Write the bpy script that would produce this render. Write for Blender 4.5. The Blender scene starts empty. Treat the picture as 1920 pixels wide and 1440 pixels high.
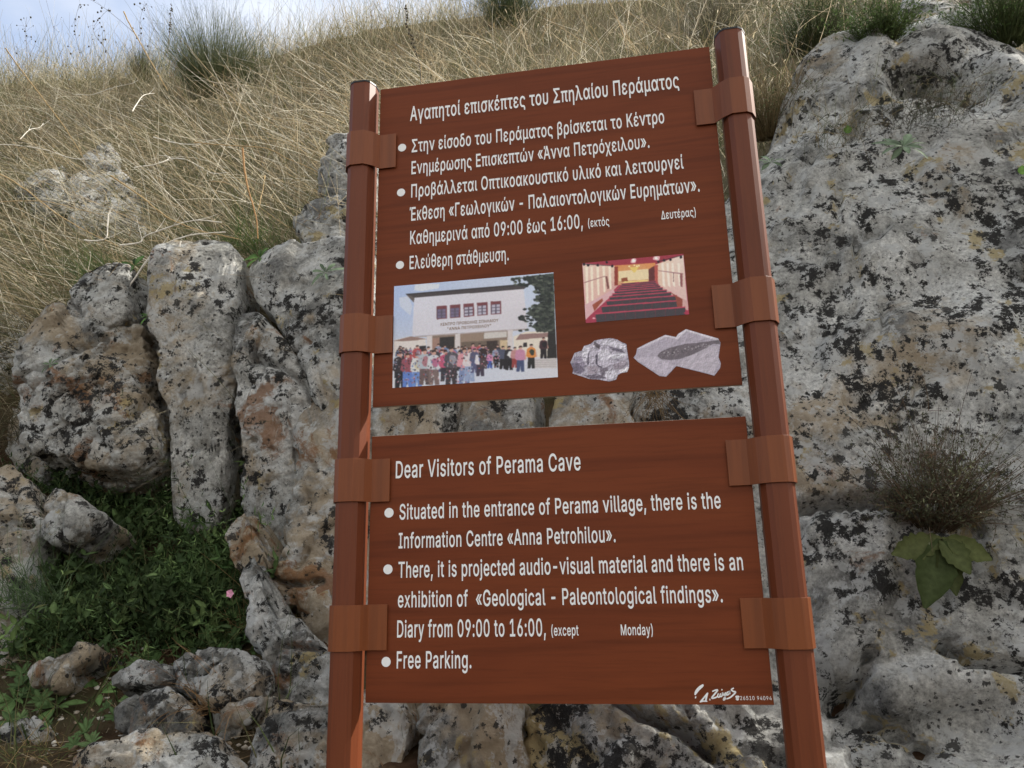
import bpy, bmesh, math, random
import numpy as np
from mathutils import Matrix, Vector
from mathutils.geometry import delaunay_2d_cdt

rng = np.random.default_rng(7)
random.seed(7)
S = bpy.context.scene
COL = S.collection
R_ = math.radians

# ------------------------------------------------------------------ camera
W = 1.10                      # panel width in metres
ZB = 1.25                     # bottom edge of the lower panel above the ground
ZP1, ZP2, ZP3 = 0.75657833, 0.84767967, 1.9659647      # other panel edges above ZB
CAM = np.array([0.25960478, -2.1891415, 0.32393031 + ZB])
FPX = 1435.29                 # focal length in pixels of the 1920 wide photograph
FWD = np.array([-0.16292499, 0.95488546, 0.24829257]); FWD /= np.linalg.norm(FWD)
RGT = np.array([0.98463058, 0.17340751, -0.02079556]); RGT -= FWD * (RGT @ FWD); RGT /= np.linalg.norm(RGT)
DWN = np.cross(FWD, RGT)
cd = bpy.data.cameras.new('camera'); cam = bpy.data.objects.new('camera', cd); COL.objects.link(cam)
m = Matrix.Identity(4)
for i in range(3):
    m[i][0], m[i][1], m[i][2], m[i][3] = RGT[i], -DWN[i], -FWD[i], CAM[i]
cam.matrix_world = m
cd.sensor_width = 36; cd.lens = FPX / 1920 * 36; cd.clip_start = 0.05; cd.clip_end = 2000
S.camera = cam

# ------------------------------------------------------------------ light
SUN_EL, SUN_AZ = R_(43), R_(59)         # azimuth from +Y towards +X
wd = bpy.data.worlds.new("World"); S.world = wd; wd.use_nodes = True
nt = wd.node_tree; bg = nt.nodes['Background']; bg.inputs[1].default_value = 0.12
sky = nt.nodes.new('ShaderNodeTexSky'); sky.sky_type = 'NISHITA'; sky.sun_disc = False
sky.sun_elevation = SUN_EL; sky.sun_rotation = SUN_AZ; sky.dust_density = 2.0; sky.air_density = 1.0
tc = nt.nodes.new('ShaderNodeTexCoord'); mp = nt.nodes.new('ShaderNodeMapping'); mp.inputs['Scale'].default_value = (1, 1, 2.2)
cn = nt.nodes.new('ShaderNodeTexNoise'); cn.inputs['Scale'].default_value = 1.6; cn.inputs['Detail'].default_value = 7
cr = nt.nodes.new('ShaderNodeValToRGB'); cr.color_ramp.elements[0].position = 0.34; cr.color_ramp.elements[1].position = 0.62; cr.color_ramp.elements[0].color = (0.20, 0.20, 0.20, 1)
mx = nt.nodes.new('ShaderNodeMix'); mx.data_type = 'RGBA'; mx.inputs[7].default_value = (5.2, 5.15, 5.0, 1)
nt.links.new(tc.outputs['Generated'], mp.inputs[0]); nt.links.new(mp.outputs[0], cn.inputs['Vector'])
sx_ = nt.nodes.new('ShaderNodeSeparateXYZ'); nt.links.new(tc.outputs['Generated'], sx_.inputs[0])
gr_ = nt.nodes.new('ShaderNodeMath'); gr_.operation = 'MULTIPLY_ADD'; gr_.inputs[1].default_value = -0.16; nt.links.new(sx_.outputs[1], gr_.inputs[0]); nt.links.new(cn.outputs[0], gr_.inputs[2])   # cloudier away from the hill
gx_ = nt.nodes.new('ShaderNodeMath'); gx_.operation = 'MULTIPLY_ADD'; gx_.inputs[1].default_value = 0.16; nt.links.new(sx_.outputs[0], gx_.inputs[0]); nt.links.new(gr_.outputs[0], gx_.inputs[2])
nt.links.new(gx_.outputs[0], cr.inputs[0]); nt.links.new(cr.outputs[0], mx.inputs[0])
nt.links.new(sky.outputs[0], mx.inputs[6]); nt.links.new(mx.outputs[2], bg.inputs[0])
sd = bpy.data.lights.new('sun', 'SUN'); sun = bpy.data.objects.new('sun', sd); COL.objects.link(sun)
sd.energy = 3.6; sd.angle = R_(0.5); sd.color = (1, 0.95, 0.86)
sdir = Vector((math.sin(SUN_AZ) * math.cos(SUN_EL), math.cos(SUN_AZ) * math.cos(SUN_EL), math.sin(SUN_EL)))
sun.rotation_euler = (-sdir).to_track_quat('-Z', 'Y').to_euler(); sun.location = sdir * 40
S.view_settings.view_transform = 'Standard'; S.view_settings.look = 'None'
S.view_settings.exposure = 1.22; S.view_settings.gamma = 1.0

# ------------------------------------------------------------------ helpers
def ray(px, py):
    px, py = np.asarray(px, float), np.asarray(py, float)
    d = FWD + ((px - 960) / FPX)[..., None] * RGT + ((py - 720) / FPX)[..., None] * DWN
    return d
def at(px, py, y):                      # the point of the place at depth y on that line of sight
    d = ray(px, py); t = (y - CAM[1]) / d[..., 1]
    return CAM + d * t[..., None]
def proj(P):
    c = np.asarray(P) - CAM; z = c @ FWD
    return 960 + FPX * (c @ RGT) / z, 720 + FPX * (c @ DWN) / z

def tag(o, label=None, cat=None, group=None, kind=None):
    if label: o['label'] = label
    if cat: o['category'] = cat
    if group: o['group'] = group
    if kind: o['kind'] = kind
    return o
def empty(name, loc, parent=None):
    o = bpy.data.objects.new(name, None); COL.objects.link(o); o.location = loc; o.empty_display_size = 0.05
    if parent: o.parent = parent
    return o
def link(name, me, mat, parent=None, origin=None):
    if mat is not None and not me.materials: me.materials.append(mat)
    o = bpy.data.objects.new(name, me); COL.objects.link(o)
    if origin is not None:
        me.transform(Matrix.Translation(-Vector(origin))); o.location = origin
    if parent: o.parent = parent
    return o
def mesh(name, V, F, cols=None, smooth=True):
    V = np.asarray(V, np.float32); F = np.asarray(F, np.int32)
    me = bpy.data.meshes.new(name); me.vertices.add(len(V)); me.vertices.foreach_set('co', V.ravel())
    n, k = F.shape
    me.loops.add(n * k); me.loops.foreach_set('vertex_index', F.ravel())
    me.polygons.add(n); me.polygons.foreach_set('loop_start', np.arange(n, dtype=np.int32) * k)
    me.polygons.foreach_set('loop_total', np.full(n, k, np.int32))
    me.polygons.foreach_set('use_smooth', np.full(n, smooth))
    if cols is not None:
        a = me.color_attributes.new('col', 'FLOAT_COLOR', 'POINT')
        c = np.ones((len(V), 4), np.float32); c[:, :3] = cols; a.data.foreach_set('color', c.ravel())
    me.update(); me.validate(); return me

# gradient noise ------------------------------------------------------------
_g = np.random.default_rng(3); PERM = _g.permutation(256); PERM = np.r_[PERM, PERM, PERM]
GR = _g.normal(size=(256, 3)); GR /= np.linalg.norm(GR, axis=1)[:, None]
def perlin(p):
    i = np.floor(p).astype(int); f = p - i; i &= 255
    u = f * f * f * (f * (f * 6 - 15) + 10); out = 0
    for a in (0, 1):
        wa = u[:, 0] if a else 1 - u[:, 0]
        for b in (0, 1):
            wb = u[:, 1] if b else 1 - u[:, 1]
            for c in (0, 1):
                wc = u[:, 2] if c else 1 - u[:, 2]
                h = PERM[PERM[PERM[i[:, 0] + a] + i[:, 1] + b] + i[:, 2] + c]
                out = out + wa * wb * wc * np.einsum('ij,ij->i', GR[h], f - np.array([a, b, c]))
    return out
def fbm(p, o=4, rough=0.5):
    s, a, t = 0, 1, 0
    for k in range(o):
        s = s + a * perlin(p * 2 ** k + 17.3 * k); t += a; a *= rough
    return s / t
def ridged(p, o=4, rough=0.5):
    s, a, t = 0, 1, 0
    for k in range(o):
        s = s + a * (1 - 2 * np.abs(perlin(p * 2 ** k + 11.7 * k)) * 1.6); t += a; a *= rough
    return s / t

# ------------------------------------------------------------------ materials
def mat(name):
    m = bpy.data.materials.new(name); m.use_nodes = True
    return m, m.node_tree, m.node_tree.nodes['Principled BSDF']
def N(nt, t, **kw):
    n = nt.nodes.new(t)
    for k, v in kw.items():
        if isinstance(v, tuple) and k == 'inp':
            pass
        else: setattr(n, k, v)
    return n
def noise(nt, vec, scale, detail=6, rough=0.55, dist=0.0):
    n = nt.nodes.new('ShaderNodeTexNoise'); n.inputs['Scale'].default_value = scale
    n.inputs['Detail'].default_value = detail; n.inputs['Roughness'].default_value = rough; n.inputs['Distortion'].default_value = dist
    nt.links.new(vec, n.inputs['Vector']); return n.outputs[0]
def ramp(nt, fac, *els):
    n = nt.nodes.new('ShaderNodeValToRGB'); e = n.color_ramp.elements
    while len(e) < len(els): e.new(0.5)
    for i, (p, c) in enumerate(els):
        e[i].position = p; e[i].color = (c, c, c, 1) if not isinstance(c, tuple) else (*c, 1)
    nt.links.new(fac, n.inputs[0]); return n.outputs[0]
def mixc(nt, fac, a, b, mode='MIX'):
    n = nt.nodes.new('ShaderNodeMix'); n.data_type = 'RGBA'; n.blend_type = mode
    for sock, v in ((n.inputs[0], fac), (n.inputs[6], a), (n.inputs[7], b)):
        if isinstance(v, tuple): sock.default_value = (*v, 1)
        elif isinstance(v, (int, float)): sock.default_value = v
        else: nt.links.new(v, sock)
    return n.outputs[2]
def math_(nt, op, a, b=0.0):
    n = nt.nodes.new('ShaderNodeMath'); n.operation = op
    for sock, v in ((n.inputs[0], a), (n.inputs[1], b)):
        if isinstance(v, (int, float)): sock.default_value = v
        else: nt.links.new(v, sock)
    return n.outputs[0]
def bump(nt, h, strength, dist, prev=None):
    n = nt.nodes.new('ShaderNodeBump'); n.inputs['Strength'].default_value = strength; n.inputs['Distance'].default_value = dist
    nt.links.new(h, n.inputs['Height'])
    if prev is not None: nt.links.new(prev, n.inputs['Normal'])
    return n.outputs[0]
def position(nt, offset=(0, 0, 0), scale=(1, 1, 1)):
    g = nt.nodes.new('ShaderNodeNewGeometry'); mp = nt.nodes.new('ShaderNodeMapping')
    mp.inputs['Location'].default_value = offset; mp.inputs['Scale'].default_value = scale
    nt.links.new(g.outputs['Position'], mp.inputs[0]); return mp.outputs[0]

def rock_mat(name, seed=0, black=0.55, tan=0.5, orange=0.3, yellow=0.25, lightness=1.0):
    m, nt, b = mat(name)
    p = position(nt, (seed * 3.7, seed * 1.9, seed * 5.3))
    base = ramp(nt, noise(nt, p, 2.2, 10, 0.68, 0.4),
                (0.38, (0.155 * lightness, 0.155 * lightness, 0.148 * lightness)), (0.46, (0.295 * lightness, 0.292 * lightness, 0.272 * lightness)),
                (0.53, (0.425 * lightness, 0.42 * lightness, 0.395 * lightness)), (0.62, (0.50 * lightness, 0.50 * lightness, 0.48 * lightness)))
    fine = ramp(nt, noise(nt, p, 48, 9, 0.82), (0.38, 0.52), (0.5, 0.98), (0.62, 1.30))
    fine = mixc(nt, 1.0, fine, ramp(nt, noise(nt, p, 16, 7, 0.7), (0.36, 0.74), (0.5, 1.0), (0.64, 1.16)), 'MULTIPLY')
    c = mixc(nt, 1.0, base, fine, 'MULTIPLY')
    t = math_(nt, 'MULTIPLY', ramp(nt, noise(nt, p, 1.35, 9, 0.66, 0.6), (0.58 - 0.14 * tan, 0.0), (0.66 - 0.14 * tan, 1.0)), 0.8)
    c = mixc(nt, t, c, mixc(nt, noise(nt, p, 12, 6, 0.7), (0.27, 0.19, 0.105), (0.60, 0.50, 0.36)))
    wl = ramp(nt, noise(nt, p, 5.2, 12, 0.74, 0.3), (0.53, 0.0), (0.56, 1.0))
    c = mixc(nt, math_(nt, 'MULTIPLY', wl, 0.7), c, (0.62, 0.63, 0.62))
    yl = math_(nt, 'MULTIPLY', ramp(nt, noise(nt, p, 3.1, 10, 0.7, 0.2), (0.615 - 0.09 * yellow, 0.0), (0.645 - 0.09 * yellow, 1.0)), 0.75)
    c = mixc(nt, yl, c, (0.46, 0.36, 0.16))
    og = math_(nt, 'MULTIPLY', ramp(nt, noise(nt, p, 2.6, 11, 0.72, 0.8), (0.635 - 0.12 * orange, 0.0), (0.69 - 0.12 * orange, 1.0)), 0.8)
    c = mixc(nt, og, c, (0.27, 0.125, 0.045))
    # ragged black crustose lichen in patches, and colonies of small round spots
    a1 = noise(nt, p, 10.5, 13, 0.80, 0.08); a2 = ramp(nt, noise(nt, p, 1.9, 5, 0.6), (0.38, 0.34), (0.62, 0.66))
    s = math_(nt, 'ADD', math_(nt, 'MULTIPLY', a1, 0.74), math_(nt, 'MULTIPLY', a2, 0.26))
    th = 0.630 - 0.18 * black
    bl = ramp(nt, s, (th, 0.0), (th + 0.012, 1.0))
    def spots(scale, rad, dens, wob, sd):
        nz = nt.nodes.new('ShaderNodeTexNoise'); nz.inputs['Scale'].default_value = scale * 2.2; nz.inputs['Detail'].default_value = 5; nz.inputs['Roughness'].default_value = 0.7; nt.links.new(p, nz.inputs['Vector'])
        vm = nt.nodes.new('ShaderNodeVectorMath'); vm.operation = 'MULTIPLY_ADD'; vm.inputs[1].default_value = (wob / scale,) * 3; nt.links.new(nz.outputs[1], vm.inputs[0]); nt.links.new(p, vm.inputs[2])
        vo = nt.nodes.new('ShaderNodeTexVoronoi'); vo.inputs['Scale'].default_value = scale; nt.links.new(vm.outputs[0], vo.inputs['Vector'])
        sp_ = nt.nodes.new('ShaderNodeSeparateXYZ'); nt.links.new(vo.outputs['Color'], sp_.inputs[0])
        on_ = math_(nt, 'LESS_THAN', math_(nt, 'ADD', sp_.outputs[0], math_(nt, 'MULTIPLY', noise(nt, p, 1.6 + sd, 4, 0.6), -2.6)), dens - 1.3)
        r_ = math_(nt, 'MULTIPLY', math_(nt, 'ADD', sp_.outputs[1], 0.35), rad)
        return math_(nt, 'MULTIPLY', on_, math_(nt, 'LESS_THAN', vo.outputs['Distance'], r_))
    wsp = spots(8.0, 0.42, 0.30, 1.3, 0.3)
    c = mixc(nt, math_(nt, 'MULTIPLY', wsp, 0.55), c, (0.62, 0.63, 0.61))
    sp = math_(nt, 'MAXIMUM', spots(17.0, 0.44, 0.03 * black, 2.0, 0.0), spots(46.0, 0.40, 0.08 * black, 1.5, 0.7))
    blk = math_(nt, 'MAXIMUM', bl, math_(nt, 'MULTIPLY', sp, 0.9))
    c = mixc(nt, blk, c, mixc(nt, noise(nt, p, 90, 3), (0.008, 0.008, 0.009), (0.06, 0.057, 0.052)))
    nt.links.new(c, b.inputs['Base Color']); b.inputs['Roughness'].default_value = 0.92; b.inputs['Specular IOR Level'].default_value = 0.25
    n1 = bump(nt, noise(nt, p, 14, 10, 0.72), 0.9, 0.06)
    n2 = bump(nt, noise(nt, p, 62, 8, 0.8), 1.0, 0.02, n1)
    n3 = bump(nt, blk, 0.35, 0.004, n2)
    nt.links.new(n3, b.inputs['Normal']); return m
M_ROCK = rock_mat('limestone', 0, 0.53, 0.16, 0.14, 0.32, 1.42)
M_ROCKT = rock_mat('tan_limestone', 2, 0.47, 0.84, 0.66, 0.15, 1.30)
M_ROCKP = rock_mat('pale_limestone', 4, 0.475, 0.70, 0.50, 0.2, 1.36)
M_ROCKO = rock_mat('rusty_limestone', 6, 0.36, 1.0, 1.0, 0.0)
M_ROCKD = rock_mat('dull_limestone', 11, 0.52, 0.75, 0.45, 0.0, 0.72)
M_ROCKY = rock_mat('yellow_lichen_limestone', 9, 0.62, 0.5, 0.2, 0.95)

def soil_mat():
    m, nt, b = mat('soil'); p = position(nt)
    c = ramp(nt, noise(nt, p, 3, 10, 0.7), (0.36, (0.035, 0.019, 0.011)), (0.5, (0.095, 0.052, 0.030)), (0.62, (0.17, 0.115, 0.068)))
    c = mixc(nt, ramp(nt, noise(nt, p, 1.1, 6, 0.6), (0.45, 0.0), (0.6, 0.8)), c, (0.085, 0.078, 0.040))
    sz = nt.nodes.new('ShaderNodeSeparateXYZ'); nt.links.new(p, sz.inputs[0])
    mr = nt.nodes.new('ShaderNodeMapRange'); mr.inputs[1].default_value = 3.2; mr.inputs[2].default_value = 4.6; nt.links.new(sz.outputs[2], mr.inputs[0])
    c = mixc(nt, math_(nt, 'MULTIPLY', mr.outputs[0], 0.85), c, mixc(nt, noise(nt, p, 18, 8, 0.75), (0.10, 0.085, 0.045), (0.34, 0.29, 0.19)))      # dry thatch on the upper slope
    nt.links.new(c, b.inputs['Base Color']); b.inputs['Roughness'].default_value = 1.0; b.inputs['Specular IOR Level'].default_value = 0.1
    nt.links.new(bump(nt, noise(nt, p, 26, 9, 0.78), 1.0, 0.06), b.inputs['Normal']); return m
M_SOIL = soil_mat()

def plant_mat(name, trans=0.35, rough=0.6, spec=0.2):
    m, nt, b = mat(name); a = nt.nodes.new('ShaderNodeAttribute'); a.attribute_name = 'col'
    p = position(nt)
    c = mixc(nt, 1.0, a.outputs[0], ramp(nt, noise(nt, p, 45, 4, 0.6), (0.3, 0.75), (0.7, 1.2)), 'MULTIPLY')
    nt.links.new(c, b.inputs['Base Color']); b.inputs['Roughness'].default_value = rough; b.inputs['Specular IOR Level'].default_value = spec
    t = nt.nodes.new('ShaderNodeBsdfTranslucent'); nt.links.new(c, t.inputs[0])
    mx = nt.nodes.new('ShaderNodeMixShader'); mx.inputs[0].default_value = trans
    nt.links.new(b.outputs[0], mx.inputs[1]); nt.links.new(t.outputs[0], mx.inputs[2])
    nt.links.new(mx.outputs[0], nt.nodes['Material Output'].inputs[0]); return m
M_GRASS = plant_mat('dry_grass', 0.42); M_LEAF = plant_mat('green_leaf', 0.25, 0.75, 0.08); M_STEM = plant_mat('dry_stem', 0.1, 0.7)

def wood_mat(name, vertical, tone, spec=0.4, rough=0.42):
    m, nt, b = mat(name)
    tcn = nt.nodes.new('ShaderNodeTexCoord'); mp = nt.nodes.new('ShaderNodeMapping')
    mp.inputs['Scale'].default_value = (26, 26, 1.2) if vertical else (1.3, 26, 26)
    nt.links.new(tcn.outputs['Object'], mp.inputs[0]); p = mp.outputs[0]
    big = nt.nodes.new('ShaderNodeMapping'); big.inputs['Scale'].default_value = (5, 5, 0.5) if vertical else (0.9, 5, 7)
    nt.links.new(tcn.outputs['Object'], big.inputs[0])
    r, g, bl = tone
    c = ramp(nt, noise(nt, big.outputs[0], 1.0, 5, 0.55, 0.9), (0.30, (r * 0.86, g * 0.83, bl * 0.84)), (0.5, (r, g, bl)), (0.68, (r * 1.08, g * 1.1, bl * 1.05)))
    gr = ramp(nt, noise(nt, p, 3.0, 6, 0.65, 0.35), (0.32, 0.84), (0.5, 1.0), (0.72, 1.06))
    c = mixc(nt, 1.0, c, gr, 'MULTIPLY')
    wv = nt.nodes.new('ShaderNodeTexWave'); wv.wave_type = 'BANDS'; wv.bands_direction = 'X' if vertical else 'Z'
    wv.inputs['Scale'].default_value = 0.45; wv.inputs['Distortion'].default_value = 9.0; wv.inputs['Detail'].default_value = 2.5; wv.inputs['Detail Scale'].default_value = 0.9
    nt.links.new(big.outputs[0], wv.inputs['Vector'])
    c = mixc(nt, 1.0, c, ramp(nt, wv.outputs[1], (0.0, 0.86), (0.14, 1.0)), 'MULTIPLY')
    nt.links.new(c, b.inputs['Base Color']); b.inputs['Roughness'].default_value = rough; b.inputs['Specular IOR Level'].default_value = spec
    nt.links.new(bump(nt, gr, 0.06, 0.001), b.inputs['Normal']); return m
M_PANEL = wood_mat('printed_wood_grain', False, (0.150, 0.0355, 0.0115), 0.15, 0.55)
M_POST = wood_mat('post_wood_film', True, (0.135, 0.034, 0.012), 0.25, 0.48)
M_CLAMP = wood_mat('clamp_wood_film', True, (0.180, 0.049, 0.0125), 0.3, 0.45)
def plain(name, c, rough=0.5, spec=0.3):
    m, nt, b = mat(name)
    p = position(nt); k = ramp(nt, noise(nt, p, 60, 4, 0.6), (0.3, 0.93), (0.7, 1.04))
    nt.links.new(mixc(nt, 1.0, c, k, 'MULTIPLY'), b.inputs['Base Color'])
    b.inputs['Roughness'].default_value = rough; b.inputs['Specular IOR Level'].default_value = spec; return m
M_WHITE = plain('white_vinyl', (0.80, 0.81, 0.81)); M_CAP = plain('black_plastic', (0.012, 0.014, 0.016), 0.4)
M_EDGE = plain('panel_edge', (0.42, 0.36, 0.30), 0.6); M_SCREW = plain('steel', (0.3, 0.29, 0.28), 0.35)
def print_mat():
    m, nt, b = mat('printed_picture'); a = nt.nodes.new('ShaderNodeAttribute'); a.attribute_name = 'col'
    p = position(nt)
    k = ramp(nt, noise(nt, p, 140, 5, 0.7), (0.3, 0.95), (0.7, 1.04))
    nt.links.new(mixc(nt, 1.0, a.outputs[0], k, 'MULTIPLY'), b.inputs['Base Color'])
    b.inputs['Roughness'].default_value = 0.45; b.inputs['Specular IOR Level'].default_value = 0.25; return m
M_PRINT = print_mat()

# ------------------------------------------------------------------ terrain
TT = np.array([-1.6, -0.95, -0.68, -0.40, -0.17, 0.10, 0.25, 0.45, 0.9])
YS = np.array([0.35, 0.6, 1.0, 1.5, 2.0, 2.4, 2.8, 3.3, 4.5, 6.0, 7.5, 8.6])
ROWS = np.array([       # picture row of the soil at those depths, one line for each bearing
    [1600, 1450, 1350, 1190, 1000, 780, 640, 540, 390, 270, 185, 150],
    [1600, 1450, 1350, 1190, 1000, 780, 640, 540, 390, 270, 185, 150],
    [1600, 1450, 1330, 1190, 1020, 880, 590, 500, 370, 260, 180, 140],
    [1600, 1460, 1330, 1190, 1040, 820, 560, 430, 300, 195, 115, 62],
    [1620, 1500, 1420, 1280, 1060, 800, 560, 400, 260, 160, 82, 22],
    [1640, 1540, 1460, 1340, 1150, 880, 600, 370, 215, 125, 50, -10],
    [1640, 1560, 1500, 1400, 1200, 940, 620, 330, 130, 60, 10, -30],
    [1640, 1560, 1500, 1400, 1200, 940, 620, 330, 110, 10, -60, -110],
    [1640, 1560, 1500, 1400, 1200, 940, 620, 330, 110, 10, -60, -110]], float)
ZT = np.zeros_like(ROWS)
for i, t in enumerate(TT):
    for j, y in enumerate(YS):
        d = y - CAM[1]; lo, hi = -5.0, 30.0
        tq = min(max(t, -1.05), 0.5)
        for _ in range(50):
            z = (lo + hi) / 2; _, r = proj(np.array([CAM[0] + tq * d, y, z]))
            if r > ROWS[i, j]: lo = z
            else: hi = z
        ZT[i, j] = z
def height(x, y):
    x, y = np.asarray(x, float), np.asarray(y, float)
    d = np.maximum(y - CAM[1], 0.5); t = np.clip((x - CAM[0]) / d, TT[0], TT[-1])
    i = np.clip(np.searchsorted(TT, t) - 1, 0, len(TT) - 2); fi = (t - TT[i]) / (TT[i + 1] - TT[i])
    yc = np.clip(y, YS[0], YS[-1]); j = np.clip(np.searchsorted(YS, yc) - 1, 0, len(YS) - 2); fj = (yc - YS[j]) / (YS[j + 1] - YS[j])
    z = (ZT[i, j] * (1 - fj) + ZT[i, j + 1] * fj) * (1 - fi) + (ZT[i + 1, j] * (1 - fj) + ZT[i + 1, j + 1] * fj) * fi
    k = np.clip((y - 0.05) / 0.3, 0, 1); z = z * k * k * (3 - 2 * k)
    z = z - np.clip(y - YS[-1] - 0.15, 0, 25) * 0.40
    sh = x.shape; q = np.c_[x.ravel(), y.ravel(), np.zeros(x.size)]
    near = np.clip(1 - (np.abs(x) - 12) / 20, 0, 1)
    nz = (fbm(q * 0.9, 4).reshape(sh) * 0.22 + fbm(q * 4.2 + 9, 3).reshape(sh) * 0.07) * np.clip((y - 0.4) / 0.8, 0.06, 1) * near
    return z + nz
def ground_pts(px, py):                 # where the lines of sight meet the slope
    d = ray(px, py); n = len(d); hit = CAM + d * 9; todo = np.ones(n, bool)
    for t in np.arange(2.4, 14, 0.04):
        i = np.where(todo)[0]
        if not len(i): break
        P = CAM + d[i] * t; ok = (P[:, 1] > 0.4) & (P[:, 2] < height(P[:, 0], P[:, 1])); hit[i[ok]] = P[ok]; todo[i[ok]] = False
    return hit
def ground_pt(px, py): return ground_pts(np.array([px], float), np.array([py], float))[0]
xs = np.r_[-160, -90, -50, -30, -20, -14, np.arange(-11, 6.01, 0.07), 8, 11, 16, 25, 45, 90, 160]
ys = np.r_[-160, -80, -40, -20, -10, -5, -3, -2, -1, -0.5, np.arange(-0.2, 3.6, 0.05), np.arange(3.6, 10, 0.1), 11, 13, 16, 22, 35, 60, 110, 200]
X, Y = np.meshgrid(xs, ys); Zg = height(X.ravel(), Y.ravel())
nx, ny = len(xs), len(ys)
I = (np.arange(ny - 1)[:, None] * nx + np.arange(nx - 1)[None]).ravel()
tag(link('hillside', mesh('hillside', np.c_[X.ravel(), Y.ravel(), Zg], np.c_[I, I + 1, I + nx + 1, I + nx]), M_SOIL), kind='structure')

# ------------------------------------------------------------------ rocks
_ico = {}
def ico(sub):
    if sub not in _ico:
        bm = bmesh.new(); bmesh.ops.create_icosphere(bm, subdivisions=sub, radius=1)
        V = np.array([v.co[:] for v in bm.verts]); F = np.array([[v.index for v in f.verts] for f in bm.faces]); bm.free()
        _ico[sub] = (V, F)
    return _ico[sub]
def vnormals(V, F):
    n = np.cross(V[F[:, 1]] - V[F[:, 0]], V[F[:, 2]] - V[F[:, 0]]); o = np.zeros_like(V)
    for k in range(3): np.add.at(o, F[:, k], n)
    return o / np.maximum(np.linalg.norm(o, axis=1), 1e-12)[:, None]
def segdist(P, A, B):
    d = B - A; t = np.clip(((P - A) @ d) / max(d @ d, 1e-9), 0, 1)
    return np.linalg.norm(P - (A + t[:, None] * d), axis=1)
def rock(name, label, outline, y0, m, tilt=12, yaw=0, front=0.25, back=0.35, p=6.5, sub=6, rough=1.0, dents=(), cracks=(), cat='rock', group=None, lump=1.0, nfac=9, cells=26, vst=0.6, frac=1.0, bulge=1.0, gapk=1.015):
    o = np.array(outline, float); c = o.mean(0) if True else None
    # area centroid
    a = np.roll(o, -1, 0); cr_ = o[:, 0] * a[:, 1] - a[:, 0] * o[:, 1]
    c = ((o + a) * cr_[:, None]).sum(0) / (3 * cr_.sum())
    P0 = at(c[0], c[1], y0); ty, tl = R_(yaw), R_(tilt)
    U = np.array([math.cos(ty), math.sin(ty), 0]); Hn = np.array([-math.sin(ty), math.cos(ty), 0])
    Vv = Hn * math.sin(tl) + np.array([0, 0, 1]) * math.cos(tl); Nn = np.cross(U, Vv)
    def uv(q):
        d = ray(np.array(q)[..., 0], np.array(q)[..., 1]); t = ((P0 - CAM) @ Nn) / (d @ Nn)
        q3 = CAM + d * t[..., None] - P0; return np.stack([q3 @ U, q3 @ Vv], -1)
    pol = uv(o); th = np.linspace(-math.pi, math.pi, 1441)[:-1]; rad = np.zeros_like(th)
    D = np.c_[np.cos(th), np.sin(th)]
    for k in range(len(pol)):
        A, B = pol[k], pol[(k + 1) % len(pol)]; e = B - A
        den = D[:, 0] * e[1] - D[:, 1] * e[0]; den = np.where(np.abs(den) < 1e-9, 1e-9, den)
        t = (A[0] * e[1] - A[1] * e[0]) / den; s = (A[0] * D[:, 1] - A[1] * D[:, 0]) / den
        ok = (t > 0) & (s >= -1e-6) & (s <= 1 + 1e-6); rad = np.where(ok, np.maximum(rad, t), rad)
    kk = np.hanning(15); kk /= kk.sum(); rad = np.convolve(np.r_[rad[-7:], rad, rad[:7]], kk, 'valid') * gapk + 0.004
    V, F = ico(sub); rho = np.hypot(V[:, 0], V[:, 1]); n3 = V[:, 2]
    s = 1 / (rho ** p + np.abs(n3) ** p) ** (1 / p)
    rr = np.interp(np.arctan2(V[:, 1], V[:, 0]), np.r_[th, math.pi], np.r_[rad, rad[0]])
    ur = np.where(rho > 1e-9, rho * s * rr / np.maximum(rho, 1e-9), 0)
    q = np.c_[V[:, 0] * ur, V[:, 1] * ur]; w = n3 * s * np.where(n3 > 0, front, back)
    size = math.sqrt(abs(np.median(rad)) * max(front, 0.05)); sz = float(np.median(rad))
    P = P0 + q[:, :1] * U + q[:, 1:] * Vv + w[:, None] * Nn
    r_ = np.random.default_rng(int(abs(c[0] * 7 + c[1] * 13)) % 99991)
    for k in range(nfac):               # chisel flat facets into the front of the block
        an, tl_ = r_.uniform(0, 2 * math.pi), r_.uniform(0.15, 0.75); nv = np.array([math.cos(an) * math.sin(tl_), math.sin(an) * math.sin(tl_), math.cos(tl_)])
        dd = np.c_[q, w] @ nv; hh = dd[n3 > 0].max(); cut = hh - min(r_.uniform(0.02, 0.25) * hh, 0.14); w = w - np.where(n3 > 0, np.maximum(dd - cut, 0) * 0.85 / nv[2], 0)
    P = P0 + q[:, :1] * U + q[:, 1:] * Vv + w[:, None] * Nn
    nn = vnormals(P, F); off = np.array([c[0] * .013, c[1] * .017, y0])
    k1 = 1.0 / max(sz, 0.12); amp = min(1, 0.35 + sz)
    # fractured blocks: every cell is a little pushed and tilted, with joints between some of them
    ext = np.ptp(q, axis=0); K = int(np.clip(ext[0] * ext[1] * cells, 5, 90)); nst = np.array([1.0, vst, 1.0])
    qc = np.c_[q + 0.05 * np.c_[perlin(P * 5 + off), perlin(P * 5 + off + 31)] + 0.018 * np.c_[perlin(P * 17), perlin(P * 17 + 31)], 0 * w] * nst
    ce = np.c_[r_.uniform(q[:, 0].min(), q[:, 0].max(), K), r_.uniform(q[:, 1].min(), q[:, 1].max(), K), np.zeros(K)] * nst
    D2 = np.linalg.norm(qc[:, None, :2] - ce[None, :, :2], axis=2); o2 = np.argpartition(D2, 1, axis=1)[:, :2]
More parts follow.
